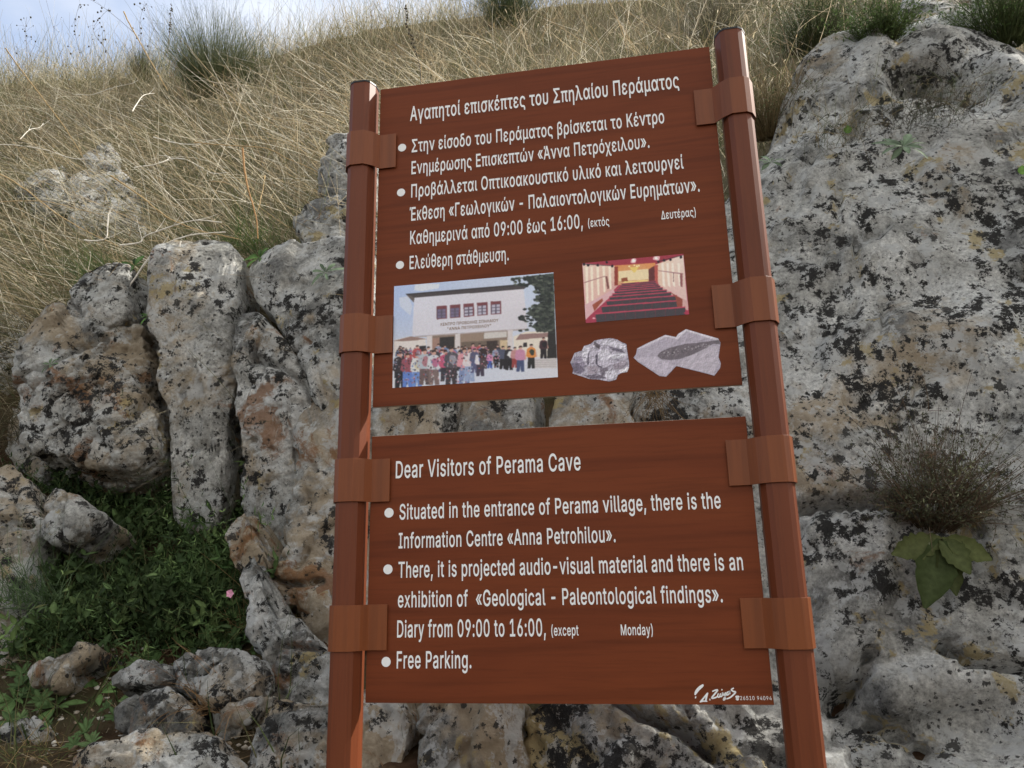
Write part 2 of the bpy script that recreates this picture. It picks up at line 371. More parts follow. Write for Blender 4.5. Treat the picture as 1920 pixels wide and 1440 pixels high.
    da = np.take_along_axis(D2, o2, 1); sw = da[:, 0] > da[:, 1]; o2[sw] = o2[sw][:, ::-1]; da[sw] = da[sw][:, ::-1]; i1, i2 = o2[:, 0], o2[:, 1]; gap = da[:, 1] - da[:, 0]
    offs = r_.normal(0, 0.022, K); tx, ty_ = r_.normal(0, 0.16, K), r_.normal(0, 0.16, K); rel = qc - ce[i1]
    cell = offs[i1] + tx[i1] * rel[:, 0] + ty_[i1] * rel[:, 1]; cell2 = offs[i2] + tx[i2] * (qc - ce[i2])[:, 0] + ty_[i2] * (qc - ce[i2])[:, 1]
    bl_ = np.clip(0.5 + gap / 0.03, 0, 1); cell = cell * bl_ + cell2 * (1 - bl_); has = ((i1 * 7 + i2 * 7 + i1 * i2) % 5) < 2
    disp = frac * amp * (np.clip(cell, -0.09, 0.09) - np.where(has, 0.05 * np.exp(-(gap / 0.014) ** 2), 0)) * (n3 > -0.1)
    disp += lump * fbm(P * k1 * 1.3 + off, 3) * 0.10 * min(sz, 0.6)
    disp += rough * amp * (0.02 - bulge * 0.055 * np.abs(fbm(P * 3.6 + off, 3, 0.5)) - (0.02 + 0.035 * bulge) * np.abs(fbm(P * 9 + off, 4, 0.62)) + 0.024 * fbm(P * 22 + off, 4, 0.7) + 0.012 * ridged(P * [8, 8, 15] + off, 3))
    pit = perlin(P * 15 + off * 3); disp -= rough * amp * 0.026 * np.clip((pit - 0.22) * 5, 0, 1)
    P = P + nn * disp[:, None]
    fr = n3 > -0.2
    for (dx, dy, rx, ry, dep) in dents:
        cc = uv((dx, dy)); e1 = np.linalg.norm(uv((dx + rx, dy)) - cc); e2 = np.linalg.norm(uv((dx, dy + ry)) - cc)
        g = np.exp(-(((q[:, 0] - cc[0]) / e1) ** 2 + ((q[:, 1] - cc[1]) / e2) ** 2) ** 1.3) * fr
        P = P - (dep * g)[:, None] * Nn
    for (pts, wd_, dep) in cracks:
        pu = uv(np.array(pts, float)); qq = q + 0.02 * np.c_[perlin(P * 9), perlin(P * 9 + 40)] + 0.012 * np.c_[perlin(P * 30), perlin(P * 30 + 40)]
        dd = np.min([segdist(qq, pu[i], pu[i + 1]) for i in range(len(pu) - 1)], axis=0)
        P = P - (dep * np.exp(-(dd / wd_) ** 2) * fr)[:, None] * Nn
    lowest = P[np.argmin(P[:, 2])]
    ob = link(name, mesh(name, P, F), m, origin=(float(P0[0]), float(P0[1]), float(lowest[2])))
    return tag(ob, label, cat, group)
def Z2(pts): return [(x * .3472, 450 + y * .3472) for x, y in pts]
def Z3_(pts): return [(x * .375, 900 + y * .375) for x, y in pts]

# the big face on the right
rock('rock_outcrop', 'huge grey rock face spotted with black lichen, right of the sign',
     [(1120, 1600), (1150, 1300), (1195, 1000), (1200, 760), (1260, 600), (1340, 470), (1400, 380), (1438, 330), (1475, 265), (1492, 190), (1525, 140), (1565, 112), (1615, 108), (1660, 135), (1690, 122),
      (1790, 108), (1920, 128), (2060, 190), (2250, 400), (2300, 900), (2250, 1600), (1700, 1700)],
     2.0, M_ROCK, tilt=21, yaw=-4, front=0.34, back=0.6, p=7, sub=7, rough=1.1, lump=0.4, nfac=4, cells=5, vst=1.3, frac=0.55, bulge=0.55,
     dents=[(1735, 205, 70, 30, 0.55), (1790, 232, 60, 24, 0.3), (1600, 262, 110, 18, 0.14), (1665, 105, 22, 45, 0.12), (1470, 300, 60, 25, 0.1), (1755, 880, 130, 100, 0.10), (1640, 620, 150, 40, 0.06), (1850, 540, 60, 80, 0.06), (1790, 1400, 120, 60, 0.14), (1560, 1360, 60, 60, 0.18), (1850, 270, 80, 20, 0.06), (1460, 1150, 50, 160, 0.05)],
     cracks=[([(1480, 1010), (1520, 998), (1600, 1000), (1630, 1005), (1700, 995), (1800, 1000)], 0.022, 0.26),
             ([(1740, 1255), (1790, 1275), (1850, 1290), (1925, 1302), (2000, 1330)], 0.020, 0.24),
             ([(1610, 1375), (1660, 1400), (1720, 1440)], 0.022, 0.22), ([(1560, 1340), (1600, 1300), (1612, 1270)], 0.02, 0.18),
             ([(1470, 420), (1560, 330), (1680, 290), (1800, 270), (1920, 240)], 0.025, 0.08), ([(1500, 160), (1570, 190), (1640, 250)], 0.02, 0.06)])
rock('boulder', 'pale grey boulder in the grass above the top edge of the rock face', [(1675, 100), (1690, 40), (1735, 0), (1800, -8), (1835, 35), (1850, 100)], 3.7, M_ROCK, tilt=40, front=0.16, cat='boulder', p=4)
# rocks behind the sign
rock('rock', 'tan rock with black lichen seen between the panels, beside the left post', [(560, 1000), (600, 760), (660, 730), (740, 715), (850, 725), (862, 800), (850, 1000), (760, 1300), (620, 1250)], 1.85, M_ROCKT, tilt=15, front=0.25, rough=1.2)
rock('rock', 'grey rock seen between the two sign panels, left of its middle', [(872, 730), (930, 700), (1005, 730), (1012, 900), (1010, 1200), (850, 1250), (845, 900)], 1.9, M_ROCKP, tilt=15, front=0.2)
rock('rock', 'grey rock with orange spots seen between the panels, right of the middle', [(1045, 760), (1080, 725), (1150, 715), (1185, 760), (1195, 1000), (1150, 1280), (1030, 1250), (1030, 900)], 1.85, M_ROCKT, tilt=15, front=0.22)
rock('rock', 'tan rock under the lower panel beside the left post', [(660, 1560), (670, 1340), (690, 1290), (760, 1310), (775, 1370), (760, 1440), (770, 1560)], 0.8, M_ROCKO, tilt=15, front=0.12, rough=1.0)
rock('rock', 'dark brown rock under the lower panel left of its middle', [(790, 1600), (800, 1340), (850, 1290), (930, 1300), (985, 1330), (1000, 1600)], 0.85, M_ROCKD, tilt=18, front=0.18)
rock('rock', 'rock with yellow and black lichen under the right half of the lower panel', [(985, 1600), (1010, 1350), (1060, 1290), (1200, 1270), (1400, 1280), (1500, 1320), (1560, 1420), (1600, 1600)], 0.85, M_ROCKY, tilt=28, front=0.25, back=0.3, rough=1.2,
     cracks=[([(1120, 1300), (1160, 1340), (1210, 1380), (1290, 1420), (1330, 1450)], 0.022, 0.14), ([(1300, 1310), (1330, 1350)], 0.01, 0.06)])
# left group
rock('boulder', 'broad rounded boulder with black lichen on its left shoulder', Z2([(155, 620), (215, 490), (350, 380), (440, 470), (640, 495), (845, 545), (865, 660), (895, 760), (905, 900), (965, 990), (950, 1230), (830, 1320), (560, 1330), (330, 1240), (250, 1160), (190, 980), (175, 820)]),
     2.05, M_ROCKT, tilt=14, yaw=8, front=0.30, sub=7, rough=1.3, dents=[(150, 700, 40, 30, 0.08), (240, 690, 50, 15, 0.05)],
     cracks=[(Z2([(180, 860), (380, 790), (500, 700), (660, 620)]), 0.02, 0.07), (Z2([(430, 980), (520, 920), (640, 840)]), 0.014, 0.06), (Z2([(840, 1040), (880, 990), (900, 940)]), 0.012, 0.05)], cat='boulder', p=9, frac=0.8, bulge=0.5, gapk=0.945)
rock('boulder', 'small grey boulder on top of the broad rounded boulder', Z2([(440, 350), (470, 290), (490, 210), (600, 165), (745, 175), (745, 330), (740, 470), (640, 520), (460, 520), (420, 440)]), 2.12, M_ROCKP, tilt=14, front=0.17, rough=1.1, cat='boulder', p=9, frac=0.8, bulge=0.5, gapk=0.945)
rock('rock_pillar', 'tall pale rock pillar with smooth rounded top', Z2([(905, 100), (1000, 18), (1150, -4), (1265, 8), (1312, 90), (1320, 250), (1335, 440), (1335, 640), (1348, 830), (1325, 950), (1290, 1100), (1275, 1330), (1260, 1480), (1180, 1640), (1050, 1650), (960, 1560), (985, 1400), (980, 1200), (992, 980), (935, 830), (965, 750), (945, 620), (885, 530), (888, 400), (882, 230)]),
     2.1, M_ROCKP, tilt=10, yaw=6, front=0.26, sub=7, rough=1.0, lump=0.7, dents=[(440, 580, 30, 20, 0.05)], cells=7, vst=0.35, cracks=[(Z2([(1110, 1180), (1180, 1170), (1240, 1200)]), 0.01, 0.05)], cat='rock pillar', p=11, frac=0.55, bulge=0.30, gapk=0.93)
rock('rock_pillar', 'rock pillar streaked with black lichen just left of the left post', Z2([(1355, 440), (1440, 425), (1500, 500), (1610, 620), (1700, 750), (1755, 835), (1800, 1000), (1850, 1250), (1850, 1600), (1780, 1700), (1640, 1730), (1500, 1820), (1420, 1750), (1385, 1600), (1372, 1440), (1405, 1280), (1390, 1150), (1335, 960), (1345, 830), (1332, 640)]),
     2.0, M_ROCKP, tilt=9, yaw=4, front=0.24, sub=7, rough=1.3, lump=0.7, dents=[(520, 700, 30, 30, 0.05)],
     cells=7, vst=0.35, cracks=[(Z2([(1450, 720), (1560, 760), (1690, 840), (1760, 960)]), 0.016, 0.07), (Z2([(1500, 540), (1460, 620), (1440, 720)]), 0.012, 0.05), (Z2([(1790, 1380), (1800, 1560), (1840, 1680)]), 0.008, 0.05)], cat='rock pillar', p=11, frac=0.55, bulge=0.30, gapk=0.93)
rock('rock_slab', 'smooth grey slanting slab behind the left post, cut by a diagonal crack', Z2([(1395, 230), (1430, 155), (1500, 105), (1580, 112), (1700, 108), (1850, 60), (2000, 80), (2080, 400), (2060, 900), (1960, 1250), (1880, 1240), (1800, 1000), (1750, 800), (1620, 610), (1530, 470), (1450, 390)]),
     2.15, M_ROCK, tilt=14, front=0.25, sub=6, rough=1.0, lump=0.7, cat='rock slab', p=11, frac=0.5, cells=7, bulge=0.35, gapk=0.97)
rock('rock', 'knobbly grey rock above the slanting slab', [(560, 430), (572, 400), (600, 388), (640, 380), (690, 385), (700, 470), (640, 490), (590, 475)], 2.6, M_ROCK, tilt=20, front=0.15, rough=1.3)
rock('rock', 'narrow grey rock beside the left post in the grass', [(612, 370), (620, 310), (632, 278), (670, 265), (700, 300), (700, 390), (650, 400)], 2.9, M_ROCK, tilt=16, front=0.15, rough=1.2)
rock('rock', 'rust orange rock below the black streaked pillar', Z3_([(1180, 230), (1260, 180), (1300, 330), (1400, 430), (1660, 420), (1720, 520), (1700, 640), (1600, 660), (1500, 620), (1440, 660), (1360, 600), (1290, 520), (1220, 420)]), 1.6, M_ROCKO, tilt=5, front=0.15, rough=1.2,
     cracks=[(Z3_([(1390, 480), (1500, 540), (1640, 520)]), 0.012, 0.08)])
rock('rock', 'pale leaning rock below the rust orange rock', Z3_([(1230, 440), (1300, 410), (1330, 600), (1420, 670), (1540, 770), (1660, 900), (1740, 1000), (1740, 1140), (1620, 1220), (1480, 1150), (1380, 1090), (1370, 900), (1305, 800), (1285, 640), (1225, 520)]), 1.2, M_ROCKP, tilt=25, front=0.13, rough=1.3,
     cracks=[(Z3_([(1370, 980), (1470, 880), (1640, 890)]), 0.014, 0.06)])
rock('rock', 'dim brown rock at the foot of the left post', Z3_([(1290, 1600), (1300, 1250), (1390, 1110), (1560, 1150), (1700, 1130), (1780, 1300), (1760, 1600)]), 0.75, M_ROCKD, tilt=20, front=0.16, rough=1.1)
rock('rock', 'large white rock with yellow lichen cut off by the left edge', Z3_([(-150, 40), (0, 5), (90, 0), (190, 55), (215, 160), (275, 300), (230, 400), (185, 560), (205, 690), (90, 720), (-150, 720)]), 1.5, M_ROCKP, tilt=22, yaw=10, front=0.2, rough=1.0, cracks=[(Z3_([(0, 330), (100, 300), (230, 310)]), 0.016, 0.07)])
rock('rock', 'grey green rock lowest along the left edge', Z3_([(-150, 730), (60, 710), (190, 700), (200, 780), (170, 900), (130, 1000), (0, 1030), (-150, 1000)]), 1.35, M_ROCKP, tilt=18, yaw=8, front=0.15)
rock('rock', 'small triangular pale rock under the broad rounded boulder', Z3_([(235, 110), (300, 55), (375, 105), (525, 190), (440, 270), (335, 335), (280, 305), (240, 210)]), 1.5, M_ROCKP, tilt=20, front=0.1, sub=5, cat='rock')
rock('stone', 'small white stone among leaves at the lower left', Z3_([(160, 925), (240, 915), (340, 880), (465, 835), (440, 895), (350, 960), (320, 1040), (200, 1040)]), 1.05, M_ROCKD, tilt=20, front=0.07, sub=5, cat='stone')
rock('stone', 'flat reddish stone at the left end of the low ledge', Z3_([(585, 1000), (715, 935), (885, 955), (895, 1010), (820, 1040), (700, 1040), (600, 1045)]), 0.98, M_ROCKD, tilt=25, front=0.08, sub=5, cat='stone')
rock('stone', 'long tan stone at the right end of the low ledge', Z3_([(890, 935), (960, 895), (1090, 885), (1305, 895), (1325, 980), (1300, 1090), (1130, 1150), (1020, 1080), (930, 1010)]), 0.98, M_ROCKD, tilt=25, front=0.12, sub=6, rough=1.2, cat='stone', cracks=[(Z3_([(960, 1000), (1080, 990), (1160, 950)]), 0.01, 0.04)])
rock('stone', 'brown stone propped beneath the long tan stone', Z3_([(1090, 1150), (1200, 1130), (1310, 1090), (1290, 1200), (1230, 1270), (1160, 1330), (1100, 1260)]), 0.88, M_ROCKO, tilt=10, front=0.08, sub=5, cat='stone')
rock('stone', 'rounded grey stone lying on the red soil', Z3_([(595, 1150), (715, 1092), (870, 1082), (965, 1135), (1000, 1190), (965, 1255), (860, 1300), (700, 1310), (605, 1265)]), 0.80, M_ROCKD, tilt=30, front=0.11, sub=6, cat='stone')
rock('stone', 'pale stone with black blotches at the bottom edge left of the sign', Z3_([(440, 1600), (460, 1420), (520, 1372), (700, 1342), (760, 1300), (880, 1298), (1000, 1272), (1090, 1318), (1135, 1385), (1260, 1480), (1270, 1600)]), 0.60, M_ROCKP, tilt=25, front=0.14, sub=6, rough=1.2, cat='stone')
rock('stone', 'low grey stone half sunk in soil in the lower left corner', Z3_([(-60, 1400), (0, 1270), (80, 1240), (190, 1210), (280, 1260), (270, 1350), (150, 1440)]), 0.85, M_ROCKD, tilt=30, front=0.07, sub=5, cat='stone')
# rocks in the grass
for lb, pl in (('low grey rock showing through stalks, lower of two below the bent white stem', [(120, 380), (160, 330), (230, 335), (270, 390), (260, 440), (150, 440)]),
               ('grey rock under the dry stalks near the left edge', [(40, 370), (60, 320), (120, 325), (130, 385), (80, 410)]),
               ('rounded grey rock showing through stalks, straight above the broad rounded boulder', [(165, 310), (185, 280), (215, 285), (225, 330), (190, 345)]),
               ('dim rock at the left edge beside the broad rounded boulder', [(-20, 660), (10, 600), (50, 595), (70, 640), (50, 700), (0, 720)]),
               ('dull grey rock hidden behind the broad rounded boulder', [(30, 860), (40, 760), (80, 750), (110, 850), (90, 900)])):
    cx, cy = np.mean(pl, 0); g = ground_pt(cx, cy + 10)
    rock('rock', lb, pl, float(g[1]) + 0.0, M_ROCK, tilt=40, front=0.14, back=0.3, sub=5, rough=1.4)

# ------------------------------------------------------------------ plants
def unit(v): return v / np.maximum(np.linalg.norm(v, axis=-1, keepdims=True), 1e-9)
def ribbons(B, D, L, bend, width, segs, col, tipw=0.25, side=None, tipcol=None):
    n = len(B); t = np.linspace(0, 1, segs + 1)
    Pc = B[:, None] + D[:, None] * (L[:, None] * t)[..., None] + bend[:, None] * (L[:, None] * t ** 2)[..., None]
    if side is None:
        side = unit(np.cross(D, unit(CAM - B) + 0.6 * rng.normal(size=(n, 3))))
    w = width[:, None] * (1 - (1 - tipw) * t[None] ** 1.5) / 2
    V = np.stack([Pc - side[:, None] * w[..., None], Pc + side[:, None] * w[..., None]], 2).reshape(-1, 3)
    b = (np.arange(n) * (segs + 1) * 2)[:, None] + np.arange(segs)[None] * 2
    F = np.stack([b, b + 1, b + 3, b + 2], -1).reshape(-1, 4)
    if tipcol is None: tipcol = col
    C = (col[:, None] * (1 - t)[None, :, None] + tipcol[:, None] * t[None, :, None]); C = np.repeat(C, 2, 1).reshape(-1, 3)
    return V, F, C, Pc
def leaves(B, D, Up, L, Wd, droop, fold, col, rows=5, shape=0.75, wav=0.0):
    n = len(B); t = np.linspace(0, 1, rows + 1); D = unit(D); sd_ = unit(np.cross(D, Up)); nu = unit(np.cross(sd_, D))
    pc = B[:, None] + D[:, None] * (L[:, None] * (t - 0.25 * np.abs(droop)[:, None] * t ** 2))[..., None] - (droop * L)[:, None, None] * nu[:, None] * (t ** 2)[None, :, None]
    prof = np.sin(np.pi * np.clip(t, 0.04, 0.985) ** shape) ** 0.8
    w = Wd[:, None] * prof[None] / 2
    if wav: w = w * (1 + wav * rng.normal(size=w.shape))
    lift = (fold[:, None] * w)[..., None] * nu[:, None]
    V = np.stack([pc - sd_[:, None] * w[..., None] + lift, pc, pc + sd_[:, None] * w[..., None] + lift], 2).reshape(-1, 3)
    b = (np.arange(n) * (rows + 1) * 3)[:, None, None] + (np.arange(rows) * 3)[None, :, None] + np.arange(2)[None, None]
    F = np.stack([b, b + 1, b + 4, b + 3], -1).reshape(-1, 4)
    C = np.repeat(col, (rows + 1) * 3, 0); C = C.reshape(n, rows + 1, 3, 3).copy(); C[:, :, 1] = C[:, :, 1] * 1.35 + 0.01
    return V, F, C.reshape(-1, 3)
def join(*parts):
    V, F, C, k = [], [], [], 0
    for v, f, c in parts:
        V.append(v); F.append(f + k); C.append(c); k += len(v)
    return np.concatenate(V), np.concatenate(F), np.concatenate(C)
def tube(path, r0, r1, col, k=6):
    Pp = np.array(path, float); n = len(Pp); T = unit(np.gradient(Pp, axis=0)); ref = np.array([0.3, 0.2, 0.93])
    A = unit(np.cross(T, ref)); Bn = np.cross(T, A); r = np.linspace(r0, r1, n); an = np.linspace(0, 2 * np.pi, k + 1)[:-1]
    V = (Pp[:, None] + r[:, None, None] * (np.cos(an)[None, :, None] * A[:, None] + np.sin(an)[None, :, None] * Bn[:, None])).reshape(-1, 3)
    F = np.array([[i * k + j, i * k + (j + 1) % k, (i + 1) * k + (j + 1) % k, (i + 1) * k + j] for i in range(n - 1) for j in range(k)])
    return V, F, np.tile(np.array(col), (len(V), 1))
def smooth_path(pts, n=8):
    p = np.array(pts, float); out = []
    for i in range(len(p) - 1):
        a, b, c, d = p[max(i - 1, 0)], p[i], p[i + 1], p[min(i + 2, len(p) - 1)]
        for t in np.linspace(0, 1, n, endpoint=False):
            out.append(0.5 * (2 * b + (c - a) * t + (2 * a - 5 * b + 4 * c - d) * t ** 2 + (3 * b - a - 3 * c + d) * t ** 3))
    out.append(p[-1]); return np.array(out)
def pick(n, *cols):
    c = np.array(cols); k = rng.integers(0, len(c), n); return c[k] * (1 + 0.18 * rng.normal(size=(n, 1)))

# dry grass over the slope
def scatter(n, y0, y1, t0, t1, pw=1.0):
    y = y0 + (y1 - y0) * rng.random(n) ** pw; t = t0 + (t1 - t0) * rng.random(n)
    x = CAM[0] + t * (y - CAM[1]); return np.c_[x, y, height(x, y)]
B = np.r_[scatter(56000, 2.65, 9.6, -1.15, 0.85, 1.15), scatter(13000, 2.65, 9.6, -2.0, -1.15), scatter(5000, 0.7, 2.65, -2.2, -1.2)]
clump = fbm(np.c_[B[:, :2] * 1.7, np.zeros(len(B))], 3)
px, py = proj(B)
keep = (rng.random(len(B)) < np.clip(0.68 + 2.4 * clump, 0.05, 1)) & ~((px > 1480) & (B[:, 1] < 3.6)); B = B[keep]; px, py = px[keep], py[keep]; n = len(B)
left = np.clip((620 - px) / 450, 0, 1) * np.clip((py - 60) / 200, 0.25, 1)
flip = np.where(rng.random(n) < 0.28, -0.7, 1.0) * (0.6 + 0.8 * rng.random(n)); left = left * flip; sw2 = fbm(np.c_[B[:, :2] * 2.3 + 77, np.zeros(n)], 2)
D = unit(np.c_[-0.62 * left + 0.9 * sw2 + 0.36 * rng.normal(size=n) + 0.25 * clump[keep], -0.2 * left - 0.1 + 0.3 * rng.normal(size=n), np.full(n, 0.95) - 0.2 * left])
bend = np.c_[-0.2 * left + 0.34 * rng.normal(size=n), 0.25 * rng.normal(size=n), -0.15 - 0.2 * rng.random(n)]
L = (0.25 + 0.6 * rng.random(n) ** 1.6) * (1 + 0.25 * np.abs(left))
L = np.where(px > 1380, L * 0.75, L)
wdt = 0.0018 + 0.0048 * rng.random(n) ** 2; bend = bend * (0.5 + 1.6 * rng.random((n, 1)) ** 2)
straw = pick(n, (0.46, 0.41, 0.27), (0.56, 0.51, 0.37), (0.36, 0.29, 0.175), (0.24, 0.20, 0.11), (0.64, 0.59, 0.45), (0.17, 0.155, 0.08), (0.14, 0.15, 0.065))
gz = np.clip(0.5 + 1.5 * fbm(np.c_[B[:, :2] * 0.9 + 50, np.zeros(n)], 3) + np.clip((py - 230) / 500, 0, .35), 0, 1); gk = rng.random(n) < gz * 0.62
straw[gk] = pick(int(gk.sum()), (0.085, 0.10, 0.042), (0.12, 0.125, 0.06), (0.07, 0.075, 0.035), (0.16, 0.14, 0.08))
v, f, c, pc = ribbons(B, D, L, bend, wdt, 4, straw * 0.8, 0.3, tipcol=straw * 1.1)
tip = pc[:, -1]; k = rng.random(n) < 0.45                 # seed heads
hd = unit(pc[:, -1] - pc[:, -2])[k]; m_ = k.sum()
v2, f2, c2 = leaves(tip[k], hd, np.tile([0.3, -1, 0.2], (m_, 1)) + 0.4 * rng.normal(size=(m_, 3)), 0.03 + 0.05 * rng.random(m_), 0.005 + 0.006 * rng.random(m_), 0.2 * rng.random(m_), np.zeros(m_), straw[k] * np.array([1.0, 0.95, 0.9]), rows=2)
# long straight pale straws lying across it
B = scatter(1500, 2.6, 7.0, -1.15, -0.15, 1.3); q_ = len(B); Dl = unit(np.c_[-0.95 + 0.35 * rng.normal(size=q_), -0.35 + 0.25 * rng.normal(size=q_), 0.75 + 0.2 * rng.normal(size=q_)])
cl_ = pick(q_, (0.58, 0.52, 0.38), (0.50, 0.41, 0.26), (0.70, 0.66, 0.55), (0.38, 0.29, 0.17))
v3, f3, c3, _ = ribbons(B + [0, -0.08, 0.12], Dl, 0.5 + 0.6 * rng.random(q_), 0.22 * rng.normal(size=(q_, 3)) - [0, 0, .15], 0.0035 + 0.003 * rng.random(q_), 6, cl_, 0.35)
B = scatter(3200, 2.35, 3.1, -1.1, -0.28); q_ = len(B)      # hanging over the rock tops
v5, f5, c5, _ = ribbons(B + [0, 0, .05], unit(np.c_[0.5 * rng.normal(size=q_) - .2, -0.65 + 0.3 * rng.normal(size=q_), 0.6 + 0.3 * rng.normal(size=q_)]), 0.3 + 0.5 * rng.random(q_), 0.4 * rng.normal(size=(q_, 3)) - [0, .1, .6], 0.002 + 0.003 * rng.random(q_), 7, pick(q_, (0.30, 0.25, 0.15), (0.40, 0.35, 0.24), (0.09, 0.11, 0.045), (0.13, 0.13, 0.06), (0.18, 0.13, 0.07)), 0.3)
B = scatter(11000, 7.9, 9.3, -1.2, 0.7); q_ = len(B)      # taller heads along the crest
v4, f4, c4, _ = ribbons(B, unit(np.c_[0.25 * rng.normal(size=(q_, 2)), np.ones(q_)]), 0.35 + 0.75 * rng.random(q_) ** 1.5, 0.3 * rng.normal(size=(q_, 3)), 0.004 + 0.003 * rng.random(q_), 4, pick(q_, (0.44, 0.38, 0.24), (0.56, 0.50, 0.36), (0.26, 0.22, 0.13), (0.14, 0.16, 0.07)), 0.4)
B = np.r_[scatter(520, 2.6, 7.5, -1.15, 0.1, 1.2), scatter(260, 2.9, 8.8, -0.5, 0.6)]; q_ = len(B); Dl = unit(np.c_[rng.normal(size=q_) * .7 - .3, -0.4 + 0.3 * rng.normal(size=q_), 0.8 + 0.3 * rng.normal(size=q_)])
Lt = 0.35 + 0.55 * rng.random(q_); bt = 0.6 * rng.normal(size=(q_, 3)) - [0, 0, .2]; ct = pick(q_, (0.66, 0.61, 0.50), (0.36, 0.27, 0.16), (0.15, 0.11, 0.075), (0.50, 0.42, 0.29))
v6, f6, c6, p6 = ribbons(B + [0, -0.05, 0.1], Dl, Lt, bt, 0.004 + 0.003 * rng.random(q_), 7, ct, 0.4); tg = [(v6, f6, c6)]
for k in range(5):
    st = rng.integers(2, 7, q_); qb = p6[np.arange(q_), st]; Td = unit(p6[np.arange(q_), st + 1] - qb)
    a6, b6, d6, e6 = ribbons(qb, unit(Td + 0.75 * rng.normal(size=(q_, 3))), 0.08 + 0.2 * rng.random(q_), 0.6 * rng.normal(size=(q_, 3)), 0.0025 + 0.0015 * rng.random(q_), 4, ct, 0.5); tg.append((a6, b6, d6))
    hk = rng.random(q_) < 0.5; hn = int(hk.sum()); tg.append(leaves(e6[hk, -1], rng.normal(size=(hn, 3)), rng.normal(size=(hn, 3)), 0.012 + 0.014 * rng.random(hn), 0.008 + 0.006 * rng.random(hn), np.zeros(hn), np.zeros(hn), ct[hk] * 0.6, rows=2))
tag(link('dry_grass', mesh('dry_grass', *join((v, f, c), (v2, f2, c2), (v3, f3, c3), (v4, f4, c4), (v5, f5, c5), *tg)), M_GRASS), 'dry straw coloured grass covering the slope', kind='stuff')
# green grass low on the slope
B = np.r_[scatter(14000, 2.5, 8.5, -1.1, 0.6, 1.3), scatter(300, 0.5, 2.0, -1.1, -0.45)]
g = fbm(np.c_[B[:, :2] * 1.1 + 31, np.zeros(len(B))], 3); B = B[g > -0.03]; n = len(B)
px, py = proj(B); D = unit(np.c_[0.35 * rng.normal(size=(n, 2)) - 0.1, np.ones(n)])
gc = pick(n, (0.06, 0.085, 0.03), (0.085, 0.105, 0.04), (0.045, 0.065, 0.024), (0.13, 0.125, 0.06))
v, f, c, _ = ribbons(B, D, 0.12 + 0.28 * rng.random(n), 0.3 * rng.normal(size=(n, 3)) - [0, 0, .15], 0.003 + 0.004 * rng.random(n), 3, gc, 0.15)
tag(link('green_grass', mesh('green_grass', v, f, c), M_LEAF), 'short green grass among the dry stalks', kind='stuff')

# dark green undergrowth under the boulders on the left
def sprigs(B, D, L, npair, ll, lw, col):
    n = len(B); bend = 0.25 * rng.normal(size=(n, 3)) - [0, 0, 0.2]
    v, f, c, pc = ribbons(B, D, L, bend, np.full(n, 0.003), 4, col * 0.8)
    parts = [(v, f, c)]
    for k in range(npair):
        t = 0.25 + 0.75 * (k + 1) / npair; q = B + D * (L * t)[:, None] + bend * (L * t * t)[:, None]; T = unit(D + 2 * bend * t)
        for s in (-1, 1):
            sd_ = unit(np.cross(T, rng.normal(size=(n, 3)) * 0.4 + [0, -1, 0.4])) * s
            parts.append(leaves(q, sd_ * 0.8 + T * 0.55 + 0.25 * rng.normal(size=(n, 3)), unit(np.array([0, -0.6, 1.0]) + 0.4 * rng.normal(size=(n, 3))),
                                ll * (0.6 + 0.8 * rng.random(n)), lw * (0.7 + 0.6 * rng.random(n)), 0.25 * rng.normal(size=n), 0.3 * np.ones(n), col * (0.8 + 0.4 * rng.random((n, 1))), rows=3))
    return join(*parts)
bb = []
while len(bb) < 2300:
    x_, y_ = rng.uniform(20, 515), rng.uniform(872, 1275)
    if x_ < 330 and y_ < 905: continue
    if (y_ > 1225 and rng.random() < .6) or perlin(np.array([[x_ * .016, y_ * .016, 4.4]]))[0] < -0.22: continue
    if x_ > 480 and y_ > 1200 or (x_ < 110 and y_ < 1100 and rng.random() < 0.7): continue
    bb.append((x_, y_))
bb = np.array(bb); B = ground_pts(bb[:, 0], bb[:, 1]); n = len(B)
D = unit(np.c_[0.45 * rng.normal(size=n), -0.35 + 0.35 * rng.normal(size=n), np.full(n, 0.9)])
gc = pick(n, (0.032, 0.058, 0.018), (0.05, 0.082, 0.026), (0.028, 0.048, 0.016), (0.075, 0.11, 0.038), (0.04, 0.065, 0.022))
h1 = n // 2; sel = rng.permutation(n); s1, s2, s3 = sel[:h1], sel[h1:h1 + n // 3], sel[h1 + n // 3:]
gb = B[rng.integers(0, n, 900)] + 0.05 * rng.normal(size=(900, 3)) * [1, 1, 0]
gv, gf, gcc, _ = ribbons(gb, unit(np.c_[0.5 * rng.normal(size=(900, 2)) - [0.1, 0.3], np.ones(900)]), 0.12 + 0.3 * rng.random(900), 0.5 * rng.normal(size=(900, 3)) - [0, 0, .25], np.full(900, 0.003), 6, pick(900, (0.05, 0.08, 0.03), (0.07, 0.10, 0.04), (0.14, 0.12, 0.06)), 0.2)
ros = []; hv = np.clip(1.0 + 2.2 * fbm(B * 3.1 + 60, 2), 0.45, 1.7); gc = gc * np.clip(1 + 1.6 * fbm(B * 2.3 + 20, 2), 0.55, 1.7)[:, None]
